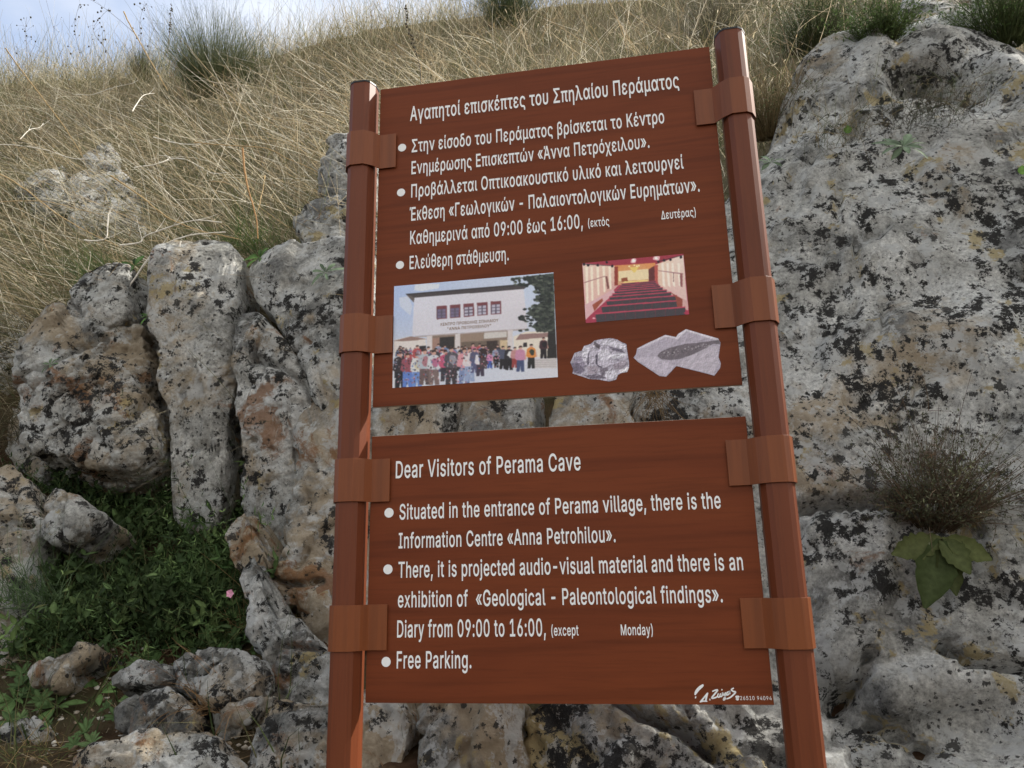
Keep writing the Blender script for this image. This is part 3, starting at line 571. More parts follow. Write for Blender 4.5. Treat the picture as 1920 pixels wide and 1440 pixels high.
for k in range(108):
    q = (B[rng.integers(0, n)] if k < 80 else ground_pt(rng.uniform(0, 330), rng.uniform(1250, 1425))) + [0, -0.04, 0.05]; m_ = int(rng.integers(6, 11)); an = np.arange(m_) * 2.4; upv = unit(np.array([0.2 * rng.normal(), -0.6, 0.75])); a_ = unit(np.cross(upv, [1, 0.1, 0])); b_ = np.cross(upv, a_)
    Dq = np.cos(an)[:, None] * a_ + np.sin(an)[:, None] * b_ + (0.5 + 0.3 * rng.random(m_))[:, None] * upv; sc = rng.uniform(0.05, 0.14) if k < 80 else rng.uniform(0.03, 0.065)
    ros.append(leaves(np.tile(q, (m_, 1)), Dq, np.tile(upv, (m_, 1)), sc * (0.7 + 0.5 * rng.random(m_)), 0.35 * sc * np.ones(m_), 0.3 * rng.random(m_), np.full(m_, 0.25), np.tile(np.array(((0.06, 0.10, 0.035), (0.085, 0.13, 0.05), (0.05, 0.085, 0.03))[k % 3]) * rng.uniform(.8, 1.2), (m_, 1)), rows=5, shape=1.2))
tag(link('undergrowth', mesh('undergrowth', *join(sprigs(B[s1], D[s1], (0.08 + 0.2 * rng.random(len(s1))) * hv[s1], 6, 0.026, 0.009, gc[s1]), sprigs(B[s2], D[s2], (0.10 + 0.2 * rng.random(len(s2))) * hv[s2], 4, 0.055, 0.025, gc[s2] * 1.1), sprigs(B[s3], D[s3], (0.2 + 0.22 * rng.random(len(s3))) * hv[s3], 8, 0.036, 0.007, gc[s3] * 1.35), (gv, gf, gcc), *ros)), M_LEAF), 'dark green leafy undergrowth below the boulders', kind='stuff')

# rosettes and leafy weeds, one thing each
def rosette(name, label, base, n, L, wd_, col, up=(0, -0.5, 0.85), rise=0.35, cat='plant', group=None, jit=0.25, fold=0.25, parts=False, big=1.25):
    up = unit(np.array(up, float)); a = unit(np.cross(up, [1, 0.1, 0])); b = np.cross(up, a)
    an = np.arange(n) * 2.4 + rng.random(n) * 0.5; rs = rise * (0.4 + 1.2 * np.arange(n) / n)
    D = np.cos(an)[:, None] * a + np.sin(an)[:, None] * b + rs[:, None] * up
    Ln = L * (1.1 - 0.5 * np.arange(n) / n) * (1 + jit * rng.normal(size=n) * 0.6)
    base = np.asarray(base, float) + 0.025 * up; L = L * big; wd_ = wd_ * big; Ln = Ln * big
    B = np.tile(base, (n, 1)) + D * 0.004
    colr = np.array(col) * (1 + 0.2 * rng.normal(size=(n, 1)))
    v, f, c = leaves(B, D, np.tile(up, (n, 1)) + 0.2 * rng.normal(size=(n, 3)), Ln, wd_ * Ln / L * (1 + 0.15 * rng.normal(size=n)), 0.18 + 0.2 * rng.random(n), np.full(n, fold), np.clip(colr, 0.01, 1), rows=7, shape=1.35, wav=0.07)
    o = link(name, mesh(name, v, f, c), M_LEAF, origin=tuple(float(q) for q in base)); return tag(o, label, cat, group)
GREEN = (0.075, 0.125, 0.04); GREY = (0.11, 0.15, 0.095)
def onrock(px, py, y): return at(px, py, y)
LST = [('rosette_weed', 'bright green leaf rosette growing on the soil at the lower left edge', 30, 1320, None, 9, .11, .034, GREEN),
       ('rosette_weed', 'small leaf rosette right of the one by the lower left edge', 108, 1335, None, 8, .085, .028, GREEN),
       ('rosette_weed', 'broad leaved green weed left of the flat reddish stone', 175, 1270, None, 10, .12, .036, GREEN),
       ('rosette_weed', 'low light green weed just below the flat reddish stone', 268, 1305, None, 10, .10, .03, (0.10, 0.16, 0.06)),
       ('rosette_weed', 'leafy green weed above the rounded grey stone', 190, 1308, None, 10, .10, .03, (0.09, 0.155, 0.05)),
       ('rosette_weed', 'blue green rosette above the right end of the low ledge', 452, 1212, None, 11, .085, .028, (0.10, 0.16, 0.085)),
       ('rosette_weed', 'green rosette left of the blue green one above the ledge', 385, 1215, None, 9, .09, .03, GREEN),
       ('rosette_weed', 'round leaved weed at the middle of the undergrowth edge', 305, 1228, None, 8, .08, .032, (0.07, 0.125, 0.04)),
       ('rosette_weed', 'green weed beside the small white stone', 90, 1278, None, 8, .08, .026, (0.06, 0.10, 0.035)),
       ('rosette_weed', 'grey green woolly rosette on top of the slanting slab', 612, 518, 1.93, 12, .14, .03, GREY),
       ('rosette_weed', 'bright green weed in the gap beside the tall pillar', 285, 598, 1.9, 7, .11, .032, (0.08, 0.16, 0.04)),
       ('rosette_weed', 'grey green woolly rosette high on the big rock face', 1692, 283, 2.02, 16, .18, .044, GREY),
       ('rosette_weed', 'grey green tuft beside the right post at the top of the rock face', 1445, 312, 2.2, 7, .12, .03, GREY),
       ('rosette_weed', 'pale green weed on the lichen of the broad rounded boulder', 98, 690, 1.8, 8, .09, .022, (0.09, 0.13, 0.07)),
       ('rosette_weed', 'green weed between the tall pillar and the slanting slab', 490, 490, 2.15, 10, .15, .04, (0.07, 0.13, 0.035)),
       ('rosette_weed', 'dark green weed left of the rounded top of the tall pillar', 255, 505, 2.15, 10, .15, .04, (0.05, 0.095, 0.03))]
for nm, lb, a, b, y, n_, L_, w_, cl in LST:
    base = ground_pt(a, b) if y is None else at(a, b, y)
    rosette(nm, lb, base, n_, L_, w_, cl, group='leafy weeds among the rocks', up=(0, -0.55, 0.8) if y is None else (0.05, -0.8, 0.6), cat='weed', big=1.3 if y is None else 0.85)

# big broad-leaved plant on the rock face, each leaf a part
base = at(1765, 1012, 1.42); t = empty('broadleaf_plant', tuple(map(float, base)))
tag(t, 'plant with five big drooping green leaves hanging on the rock face', 'plant')
for (tx, ty, yy, wd_, cl) in ((1672, 1038, 1.40, 0.12, (0.075, 0.088, 0.032)), (1738, 1142, 1.36, 0.145, (0.045, 0.062, 0.022)), (1800, 1120, 1.40, 0.11, (0.058, 0.072, 0.027)), (1868, 1048, 1.40, 0.10, (0.085, 0.10, 0.036)), (1825, 1075, 1.36, 0.12, (0.065, 0.08, 0.029))):
    e = at(tx, ty, yy); D = (e - base)[None]; L_ = np.array([np.linalg.norm(D)])
    v, f, c = leaves(base[None], unit(D), np.array([[0.1, -1, 0.35]]) + 0.15 * rng.normal(size=(1, 3)), L_, np.array([wd_]), np.array([0.12]), np.array([0.25]), np.array([cl]), rows=14, shape=0.85, wav=0.09)
    me = mesh('leaf', v, f, c); o = link('leaf', me, M_LEAF); me.transform(Matrix.Translation(-Vector(base))); o.parent = t
o = link('stem', mesh('stem', *tube([base + np.array([0, .12, .03]) - base, np.array([0, 0.02, 0.01]), np.array([0, -0.01, 0])], 0.008, 0.005, (0.12, 0.12, 0.05))), M_STEM); o.parent = t
for lb, a, b, y in (('single round green leaf by the dark hollow high on the rock face', 1588, 242, 2.3), ('single dark green leaf sprouting at the right edge of the rock face', 1915, 318, 2.0)):
    base = at(a, b, y); v, f, c = leaves(base[None] - [[0, 0, .03]], np.array([[0.1, -0.2, 1.0]]), np.array([[0, -1, 0.1]]), np.array([.055]), np.array([.05]), np.array([.1]), np.array([.15]), np.array([(0.09, 0.17, 0.04)]), rows=8)
    tag(link('leaf_sprout', mesh('leaf_sprout', v, f, c), M_LEAF, origin=tuple(map(float, base))), lb, 'plant')

# twiggy shrubs
def shrub(name, label, base, n, h, spread, up, twig, leafc, nleaf, ll, lw, group=None, wdt=0.004, lean=0.25, segs=6, curl=0.25):
    base = np.array(base, float); up = unit(np.array(up, float)); t = empty(name, tuple(base)); tag(t, label, 'shrub', group)
    a = unit(np.cross(up, [0.2, 1, 0])); b = np.cross(up, a)
    r = np.sqrt(rng.random(n)); an = rng.random(n) * 2 * np.pi
    lat = (r * np.cos(an))[:, None] * a + (r * np.sin(an))[:, None] * b
    B = lat * spread * 0.22; D = unit(up + lat * spread / h * 1.05 + 0.12 * rng.normal(size=(n, 3)))
    L = h * (0.55 + 0.5 * rng.random(n)) * (1.05 - 0.3 * r)
    bend = curl * 0.6 * rng.normal(size=(n, 3)) + lean * 0.3 * lat
    tw = np.array(twig) * (1 + 0.25 * rng.normal(size=(n, 1)))
    v, f, c, pc = ribbons(B, D, L, bend, np.full(n, wdt) * (0.6 + 0.8 * rng.random(n)), segs, np.clip(tw, .01, 1), 0.3)
    # side twigs
    k = rng.integers(0, n, n * 2); s = rng.integers(1, segs, n * 2); q = pc[k, s]; T = unit(pc[k, s + 1] - pc[k, s] + 0) ; D2 = unit(T + 0.55 * rng.normal(size=(n * 2, 3)))
    v2, f2, c2, pc2 = ribbons(q, D2, h * (0.12 + 0.22 * rng.random(n * 2)), 0.2 * rng.normal(size=(n * 2, 3)), np.full(n * 2, wdt * 0.6), 4, np.clip(tw[k], .01, 1), 0.3)
    o = link('stems', mesh('stems', *join((v, f, c), (v2, f2, c2))), M_STEM); o.parent = t
    if nleaf:
        al = np.concatenate([pc[:, 2:].reshape(-1, 3), pc2[:, 1:].reshape(-1, 3)]); j = rng.integers(0, len(al), nleaf)
        q = al[j] + 0.012 * rng.normal(size=(nleaf, 3)); v, f, c = leaves(q, unit(up * 0.8 + rng.normal(size=(nleaf, 3))), rng.normal(size=(nleaf, 3)) + [0, -0.5, .5], ll * (0.6 + 0.8 * rng.random(nleaf)), lw * (0.6 + 0.8 * rng.random(nleaf)), 0.2 * rng.random(nleaf), np.full(nleaf, 0.2), np.clip(np.array(leafc) * (1 + 0.3 * rng.normal(size=(nleaf, 1))), .008, 1), rows=2)
        o = link('foliage', mesh('foliage', v, f, c), M_LEAF); o.parent = t
    return t
shrub('twiggy_shrub', 'dark twiggy shrub growing out of the rock face', at(1750, 985, 1.62), 400, 0.52, 0.40, (0.05, -0.45, 0.9), (0.10, 0.07, 0.045), (0.075, 0.08, 0.045), 6000, 0.015, 0.006, wdt=0.0042, curl=0.5)
def crest(px, row, y): 
    x = CAM[0] + (at(px, row, y)[0] - CAM[0]); return np.array([x, y, float(height(np.array([x]), np.array([y]))[0])])
shrub('broom_shrub', 'grey green broom shrub on the left skyline', crest(410, 90, 7.3), 1500, 1.5, 1.15, (0, -0.1, 1), (0.10, 0.12, 0.055), (0.08, 0.11, 0.05), 1500, 0.03, 0.005, 'broom shrubs along the skyline', wdt=0.005, curl=0.15)
shrub('broom_shrub', 'low rounded broom shrub left of the tall broom on the skyline', crest(275, 120, 8.2), 420, 0.7, 0.4, (0, -0.1, 1), (0.12, 0.12, 0.06), (0.09, 0.11, 0.05), 900, 0.03, 0.005, 'broom shrubs along the skyline', wdt=0.005, curl=0.15)
shrub('broom_shrub', 'green broom shrub on the skyline straight above the upper panel', crest(950, 60, 8.0), 800, 1.15, 0.7, (0, -0.1, 1), (0.085, 0.11, 0.05), (0.08, 0.11, 0.05), 1300, 0.03, 0.005, 'broom shrubs along the skyline', wdt=0.005, curl=0.15)
shrub('broom_shrub', 'thin bare broom shrub above the right post', crest(1330, 40, 6.5), 420, 1.0, 0.8, (0, -0.1, 1), (0.10, 0.09, 0.06), (0.08, 0.10, 0.05), 500, 0.03, 0.005, 'broom shrubs along the skyline', wdt=0.004, curl=0.25)
shrub('broom_shrub', 'dark green broom shrub right of the right post top', crest(1520, 60, 5.0), 700, 0.75, 0.65, (0, -0.1, 1), (0.06, 0.07, 0.03), (0.055, 0.085, 0.03), 4200, 0.03, 0.008, 'broom shrubs along the skyline', wdt=0.0045, curl=0.3)
shrub('broom_shrub', 'leafy green bush on top of the rock face left of the pale boulder', at(1650, 85, 3.1), 420, 0.42, 0.4, (0, -0.25, 1), (0.06, 0.08, 0.03), (0.065, 0.10, 0.032), 2600, 0.03, 0.010, 'broom shrubs along the skyline', wdt=0.004, curl=0.45)
shrub('broom_shrub', 'green broom shrub in the top right corner', at(1885, 85, 3.2), 800, 0.6, 0.55, (0, -0.1, 1), (0.06, 0.08, 0.03), (0.06, 0.10, 0.03), 3800, 0.03, 0.008, 'broom shrubs along the skyline', wdt=0.0045, curl=0.3)
shrub('broom_shrub', 'straw brown bush beside the upper right of the right post', at(1440, 260, 3.1), 520, 0.62, 0.42, (-0.1, -0.3, 1), (0.16, 0.12, 0.06), (0.08, 0.10, 0.04), 1400, 0.022, 0.006, wdt=0.0035, curl=0.4)

# pale dead stalks lying over the grass, one thing each
def Z1_(pts): return [(x * .3472, y * .3472) for x, y in pts]
PALE = (0.78, 0.74, 0.66); STRAW = (0.42, 0.30, 0.15)
STALKS = [('short white bent stalk, uppermost on the left slope', [(715, 600), (740, 560), (775, 515), (835, 503)], 4.5, PALE),
          ('wavy white stalk above and left of the short bent stalk', [(410, 510), (490, 512), (560, 490), (640, 465), (715, 450), (745, 432)], 3.2, PALE),
          ('long pale stalk running in from the left edge', [(-40, 780), (100, 785), (250, 810), (390, 855), (500, 860), (640, 880)], 3.4, PALE),
          ('short crooked pale stalk near the left edge', [(110, 750), (160, 700), (210, 690), (235, 665)], 3.4, PALE),
          ('hooked white stalk in the middle of the left slope', [(725, 905), (830, 890), (890, 870), (915, 848), (860, 838)], 4.2, PALE),
          ('level white stalk above the hooked stalk', [(830, 740), (940, 770), (1050, 780), (1130, 762), (1215, 748)], 3.8, PALE),
          ('pale stalk curving right from the hooked stalk', [(905, 855), (1000, 860), (1080, 900), (1150, 935), (1240, 930)], 3.2, PALE),
          ('sharply bent pale stalk above the small boulder', [(455, 1298), (550, 1297), (578, 1262), (582, 1180), (600, 1130), (680, 1095)], 3.2, PALE),
          ('curved white stalk left of the tall pillar top', [(650, 1325), (750, 1310), (775, 1282), (850, 1250), (950, 1215), (1060, 1190), (1200, 1200)], 3.6, PALE),
          ('forked white stalk arching over the tall pillar', [(690, 1560), (770, 1440), (830, 1365), (930, 1300), (1060, 1265), (1220, 1255)], 4.2, PALE),
          ('tall straw stalk leaning against the sky', [(668, 65), (700, 130), (780, 270), (860, 410), (905, 490)], 5.0, STRAW),
          ('long straw stalk slanting down from the left edge', [(30, 260), (130, 400), (330, 660), (440, 835)], 4.0, STRAW),
          ('upright orange straw stalk between tall pillar and left post', [(1210, 830), (1310, 800), (1330, 980), (1380, 1160), (1392, 1290)][1:], 5.0, (0.36, 0.21, 0.09)),
          ('pale stalk crossing the foot of the orange straw stalk', [(1430, 950), (1422, 1010), (1400, 1110), (1385, 1170)], 3.4, STRAW),
          ('arched straw stalk running down towards the slanting slab', [(1140, 980), (1230, 990), (1330, 1060), (1430, 1140), (1560, 1230)], 3.6, STRAW),
          ('long straw stalk reaching for the left post', [(1050, 770), (1220, 785), (1430, 800), (1560, 860), (1680, 910), (1790, 985)], 3.0, STRAW),
          ('pale looped stalk hanging down the front of the pillar', [(975, 1300), (955, 1400), (985, 1470), (1030, 1540), (1095, 1620)], 2.8, PALE),
          ('low pale stalk lowest on the grassy left slope', [(0, 1090), (120, 1085), (260, 1090), (420, 1130), (560, 1160)], 3.2, STRAW),
          ('straight straw stalk below the long pale one', [(0, 940), (120, 1010), (300, 1150), (470, 1250), (640, 1330)], 3.0, STRAW),
          ('bundle edge straw stalk slanting through the slope centre', [(600, 950), (760, 1060), (900, 1170), (1060, 1240), (1290, 1290)], 3.4, STRAW)]
for lb, pts, r, cl in STALKS:
    pp = Z1_(pts); g = [ground_pt(a, min(b + 40, 470)) for a, b in (pp[0], pp[-1])]
    y0_, y1_ = max(g[0][1] - 0.85, 2.0), max(g[1][1] - 0.85, 2.0)
    if pts[-1][1] > 1250 or pts[0][1] > 1250: y0_ = y1_ = min(y0_, y1_, 2.05)
    if abs(y1_ - y0_) > 1.2: y0_ = y1_ = min(y0_, y1_)
    yy = np.linspace(y0_, y1_, len(pp)); P3 = np.array([at(a, b, q) for (a, b), q in zip(pp, yy)])
    sp = smooth_path(P3, 7); sp += 0.006 * np.c_[perlin(sp * 14), perlin(sp * 14 + 7), perlin(sp * 14 + 23)]
    parts = [tube(sp, r * 0.001 * 1.6, r * 0.001 * 0.8, cl)]
    if cl is PALE:
        for k in range(4):
            i = int(len(sp) * (0.3 + 0.17 * k)); d = unit(sp[i] - sp[i - 1] + 0.0); d = unit(d + 0.55 * rng.normal(size=3)); q = sp[i] + np.outer(np.linspace(0, 1, 5), d) * rng.uniform(.06, .18)
            q[:, 2] += 0.03 * np.linspace(0, 1, 5) ** 2; parts.append(tube(q, r * .00065, r * .0003, cl))
    tag(link('dead_stalk', mesh('dead_stalk', *join(*parts)), M_STEM, origin=tuple(map(float, sp[0]))), lb, 'dead stalk', 'dead stalks lying over the grass')

# seed stalks against the sky
_v, _f = ico(1); SEED = mesh('seed_head', _v * (1 + 0.15 * perlin(_v * 2.3))[:, None], _f, np.tile((0.075, 0.065, 0.04), (len(_v), 1))); SEED.materials.append(M_STEM)
def seedstalk(label, pts, y, dots, r=0.003, cl=(0.13, 0.11, 0.07), rad=0.011):
    P3 = np.array([at(a, b, y) for a, b in pts]); sp = smooth_path(P3, 6); parts = [tube(sp, r, r * .5, cl, 5)]; t = empty('seed_stalk', tuple(map(float, sp[0])))
    tag(t, label, 'seed stalk', 'seed stalks along the skyline')
    base = np.array(sp[0]); heads = []
    for k in range(dots):
        i = rng.integers(len(sp) // 3, len(sp)); d = unit(np.array([rng.normal(), 0.3 * rng.normal(), rng.normal() * .6 + .5])) * rng.uniform(0.005, 0.16 if rad > .01 else .02)
        e = sp[i] + d; parts.append(tube([sp[i], sp[i] + d * .5 + [0, 0, .01], e], r * .4, r * .25, cl, 4)); heads.append((e - base, rad * rng.uniform(.6, 1.2)))
    me = mesh('stem', *join(*parts)); me.transform(Matrix.Translation(-Vector(base))); o = link('stem', me, M_STEM); o.parent = t
    for e, sc in heads:
        o = bpy.data.objects.new('seed_head', SEED); COL.objects.link(o); o.parent = t; o.location = e; o.scale = (sc, sc, sc * 1.3)
seedstalk('dotted seed stalk nearest the left edge of the sky', [(52, 130), (50, 90), (48, 55), (50, 32)], 5.5, 14)
seedstalk('leaning dotted seed stalk below the left patch of sky', [(170, 150), (150, 100), (140, 50), (148, 10)], 5.6, 16)
seedstalk('branched seed stalk beside the tall straw stalk', [(225, 150), (200, 95), (175, 55), (205, 15)], 5.4, 18)
seedstalk('seed stalk drooping right of the tall straw stalk', [(290, 130), (268, 90), (262, 45), (270, 10)], 5.4, 14)
seedstalk('slim dark spike standing against the sky beside the tall broom', [(313, 105), (318, 60), (320, 35), (321, 10)], 6.0, 30, rad=0.0099 * 1.0, r=0.004)
seedstalk('wispy seed stalk crossing the sky left of the tall broom', [(250, 60), (215, 30), (185, 8), (150, -10)], 5.6, 10)
seedstalk('dark knobbly dead stem rising above the upper panel', [(790, 170), (786, 120), (772, 75), (762, 40), (760, 10)], 3.6, 34, cl=(0.06, 0.045, 0.04), rad=0.0095)

# small tufts near the bottom
def tuft(name, label, base, n, L, spread, cols, up, w=0.003, group=None):
    B = np.tile(base, (n, 1)) + spread * 0.15 * rng.normal(size=(n, 3)) * [1, 1, .3]; D = unit(np.array(up) + 0.5 * rng.normal(size=(n, 3)))
    v, f, c, _ = ribbons(B, D, L * (0.5 + 0.7 * rng.random(n)), 0.45 * rng.normal(size=(n, 3)) - [0, 0, .35], np.full(n, w), 6, pick(n, *cols), 0.2)
    tag(link(name, mesh(name, v, f, c), M_GRASS, origin=tuple(map(float, base))), label, 'grass tuft', group)
tuft('grass_tuft', 'dry tan grass tuft right of the pink flower', ground_pt(478, 1180), 130, 0.26, 0.35, [(0.30, 0.20, 0.09), (0.2, 0.14, 0.06)], (0, -0.4, 0.8))
tuft('grass_tuft', 'tangled dry tuft in front of the long tan stone', at(400, 1325, 0.85), 80, 0.24, 0.3, [(0.32, 0.2, 0.1), (0.22, 0.13, 0.06)], (-0.2, -0.4, 0.5))
tuft('grass_tuft', 'long arching green grass tuft over the left edge rocks', at(60, 1130, 1.25), 150, 0.42, 0.5, [(0.09, 0.14, 0.06), (0.12, 0.17, 0.09), (0.06, 0.1, 0.04)], (-0.35, -0.3, 0.8), 0.0035)
tuft('grass_tuft', 'sparse dry tuft in the lower left corner', at(70, 1420, 0.7), 110, 0.16, 0.6, [(0.28, 0.2, 0.09), (0.12, 0.14, 0.05)], (0.2, -0.4, 0.7))
tuft('grass_tuft', 'brown dead tuft hanging in the gap between the panels', at(1225, 735, 1.6), 90, 0.2, 0.25, [(0.16, 0.11, 0.06), (0.24, 0.17, 0.09)], (0, -0.3, -0.6))
tuft('grass_tuft', 'dark tuft in the crevice between rocks under the lower panel', at(790, 1440, 1.0), 120, 0.25, 0.4, [(0.05, 0.06, 0.025), (0.09, 0.09, 0.04)], (0, -0.4, 0.8))
tuft('grass_tuft', 'green tuft on the ledge left of the tall pillar', at(200, 520, 2.35), 260, 0.3, 0.9, [(0.05, 0.09, 0.03), (0.09, 0.12, 0.04)], (-0.2, -0.4, 0.8))
tuft('grass_tuft', 'green tuft in the gap right of the tall pillar', at(478, 470, 2.4), 240, 0.32, 0.6, [(0.06, 0.11, 0.03), (0.14, 0.15, 0.06)], (0, -0.4, 0.8))
B = np.array([(rng.uniform(0, 640), rng.uniform(1180, 1440)) for _ in range(1500)]); B = ground_pts(B[:, 0], B[:, 1]); n = len(B)
v, f, c, _ = ribbons(B + [0, 0, .006], unit(np.c_[rng.normal(size=(n, 2)), 0.25 * rng.random(n)]), 0.02 + 0.09 * rng.random(n) ** 2, 0.5 * rng.normal(size=(n, 3)), np.full(n, 0.003), 3, pick(n, (0.30, 0.22, 0.12), (0.20, 0.13, 0.07), (0.40, 0.33, 0.22)), 0.4)
k_ = 500; q = B[rng.integers(0, n, k_)] + 0.05 * rng.normal(size=(k_, 3)) * [1, 1, 0]; q[:, 2] = height(q[:, 0], q[:, 1]); V0, F0 = ico(1); sz_ = 0.004 + 0.014 * rng.random(k_) ** 2
pv = (V0[None] * (1 + 0.25 * rng.normal(size=(k_, len(V0), 1))) * sz_[:, None, None] * [1, 1, .7] + q[:, None]).reshape(-1, 3); pf = np.concatenate([F0 + i * len(V0) for i in range(k_)])
pf = np.c_[pf, pf[:, 2]]
lit = mesh('soil_litter', v, f, c); tag(link('soil_litter', lit, M_STEM), 'dry straw bits lying on the red soil', kind='stuff')
tag(link('pebbles', mesh('pebbles', pv, pf[:, :3], np.repeat(pick(k_, (0.30, 0.26, 0.21), (0.2, 0.15, 0.1), (0.42, 0.39, 0.34)), len(V0), 0)), M_STEM), 'small pebbles on the red soil', kind='stuff')
tuft('grass_tuft', 'brown withered brush at the left edge beside the broad rounded boulder', at(15, 830, 2.15), 420, 0.42, 1.3, [(0.09, 0.07, 0.045), (0.14, 0.11, 0.065), (0.06, 0.06, 0.03)], (-0.1, -0.35, 0.8), 0.003)
tuft('grass_tuft', 'second withered brush at the left edge above the brown one', at(20, 640, 2.5), 380, 0.42, 1.2, [(0.12, 0.10, 0.06), (0.18, 0.15, 0.09), (0.07, 0.075, 0.035)], (-0.2, -0.35, 0.8), 0.003)
tuft('grass_tuft', 'dark dry tuft in the hollow near the top of the rock face', at(1735, 222, 2.45), 900, 0.13, 1.3, [(0.06, 0.05, 0.035), (0.10, 0.085, 0.05), (0.05, 0.06, 0.03)], (0, -0.6, 0.3), 0.003)
tuft('grass_tuft', 'sparse green and straw tuft on the shoulder beside the top of the right post', at(1580, 255, 2.35), 160, 0.22, 0.8, [(0.08, 0.09, 0.04), (0.2, 0.16, 0.09)], (0, -0.4, 0.8), 0.0025)
base = at(432, 1113, 1.15); t = empty('wild_flower', tuple(map(float, base + [0, 0.05, -0.1]))); tag(t, 'small pink flower at the right edge of the undergrowth', 'flower')
an = np.arange(5) * 2 * np.pi / 5; D = np.c_[np.cos(an), np.full(5, -.35), np.sin(an)]
off = Vector(base + [0, 0.05, -0.1])
for k in range(5):
    v, f, c = leaves(base[None], D[k:k + 1], np.array([[0.2, -1, .2]]), np.array([.021]), np.array([.022]), np.array([.1]), np.array([.2]), np.array([(0.62, 0.30, 0.42)]), rows=4)
    me = mesh('petal', v, f, c); me.transform(Matrix.Translation(-off)); o = link('petal', me, M_LEAF); o.parent = t
me = mesh('stem', *tube([base + [0, 0.05, -0.1], base + [0, .03, -.05], base], .0018, .0014, (0.08, 0.12, 0.04))); me.transform(Matrix.Translation(-off)); o = link('stem', me, M_STEM); o.parent = t

# ------------------------------------------------------------------ the sign
sign = empty('information_sign', (0, 0, 0)); tag(sign, 'brown wood grain information sign of two panels between two posts', 'sign')
PT = 0.012                    # panel thickness; the face of the panels lies at y = 0
def bm_obj(name, bm, m, parent, smooth=False, bevel=0):
    me = bpy.data.meshes.new(name)
    if bevel: bmesh.ops.bevel(bm, geom=[e for e in bm.edges if e.calc_face_angle(0) > 0.5], offset=bevel, segments=2, affect='EDGES', profile=0.5)
    bm.normal_update(); bm.to_mesh(me); bm.free()
    for pg in me.polygons: pg.use_smooth = smooth
    o = link(name, me, m); o.parent = parent; return o
def box(x0, x1, y0, y1, z0, z1):
    bm = bmesh.new(); bmesh.ops.create_cube(bm, size=1)
    for v in bm.verts: v.co = (x0 if v.co.x < 0 else x1, y0 if v.co.y < 0 else y1, z0 if v.co.z < 0 else z1)
    return bm
def panel(label, z0, z1):
    bm = box(-W / 2, W / 2, 0, PT, z0, z1)
    o = bm_obj('panel', bm, M_PANEL, sign, bevel=0.0012); o['label'] = label
    o.data.materials.append(M_EDGE)
    for pg in o.data.polygons:
        if abs(pg.normal.y) < 0.5: pg.material_index = 1
    return o
lower = panel('lower panel lettered in English', ZB, ZB + ZP1)
upper = panel('upper panel lettered in Greek with printed pictures', ZB + ZP2, ZB + ZP3)
# posts: eight sided tubes with a broad front face
PR = 0.0455
def post_profile(r):
    k = r / 45.5; h = [(20, -45.5), (34, -36), (45.5, -11), (45.5, 22), (24, 45.5)]
    return [(x * k, y * k) for x, y in h] + [(-x * k, y * k) for x, y in h[::-1]]
def extrude(prof, cx, z0, z1, cap=True):
    bm = bmesh.new(); a = [bm.verts.new((cx + x, y, z0)) for x, y in prof]; b = [bm.verts.new((cx + x, y, z1)) for x, y in prof]; n = len(prof)
    for i in range(n): bm.faces.new((a[i], a[(i + 1) % n], b[(i + 1) % n], b[i]))
    bm.faces.new(a[::-1]); bm.faces.new(b); return bm
POSTS = {}
for sx, top in ((-1, ZB + 1.972), (1, ZB + 1.985)):
    cx = -0.609 if sx < 0 else 0.614; POSTS[sx] = cx
    o = bm_obj('post', extrude(post_profile(PR), cx, -0.4, top), M_POST, sign, bevel=0.0018)
    bm = extrude(post_profile(PR * 1.03), cx, top, top + 0.006); c_ = bm_obj('post_cap', bm, M_CAP, o, bevel=0.0015)
# clamps: a band round the front of the post with a flat ear on the panel
def clamp(sx, zc, h):
    cx = POSTS[sx]; r = PR + 0.0035; q = post_profile(r)
    front = [q[7], q[8], q[9], q[0], q[1], q[2]]            # from the left side round the front to the right
    pts = [(cx + x, y) for x, y in front]; pts = [(cx - r, 0.02)] + pts + [(cx + r, 0.02)]
    if sx < 0: pts = pts[:-2] + [(cx + r * 0.97, -0.030), (-W / 2 + 0.006, -0.0055), (-W / 2 + 0.062, -0.0055)]
    else: pts = [(W / 2 - 0.062, -0.0055), (W / 2 - 0.006, -0.0055), (cx - r * 0.97, -0.030)] + pts[2:]
    th = 0.003; P2 = np.array(pts); T = unit(np.gradient(P2, axis=0)); nr = np.c_[T[:, 1], -T[:, 0]]
    outer = P2 + nr * th
    bm = bmesh.new(); rows = []
    for z in (zc - h / 2, zc + h / 2):
        rows.append([[bm.verts.new((a, b, z)) for a, b in L_] for L_ in (P2, outer)])
    n = len(P2)
    for i in range(n - 1):
        bm.faces.new((rows[0][1][i], rows[0][1][i + 1], rows[1][1][i + 1], rows[1][1][i]))
        bm.faces.new((rows[0][0][i + 1], rows[0][0][i], rows[1][0][i], rows[1][0][i + 1]))
        for k in (0, 1): 
            f_ = (rows[k][0][i], rows[k][0][i + 1], rows[k][1][i + 1], rows[k][1][i]); bm.faces.new(f_ if k == 0 else f_[::-1])
    for i in (0, n - 1): bm.faces.new((rows[0][0][i], rows[0][1][i], rows[1][1][i], rows[1][0][i]))
    bmesh.ops.recalc_face_normals(bm, faces=bm.faces)
    return bm_obj('clamp', bm, M_CLAMP, sign, bevel=0.0006)
for sx, rows in ((-1, ((690, 244, 307), (680, 587, 658), (668, 859, 940), (660, 1135, 1222))), (1, ((1375, 147, 214), (1415, 520, 603), (1445, 817, 905), (1475, 1121, 1218)))):
    for x_, a, b in rows:
        za, zb = at(x_, a, -PR)[2], at(x_, b, -PR)[2]; clamp(sx, (za + zb) / 2, abs(za - zb))

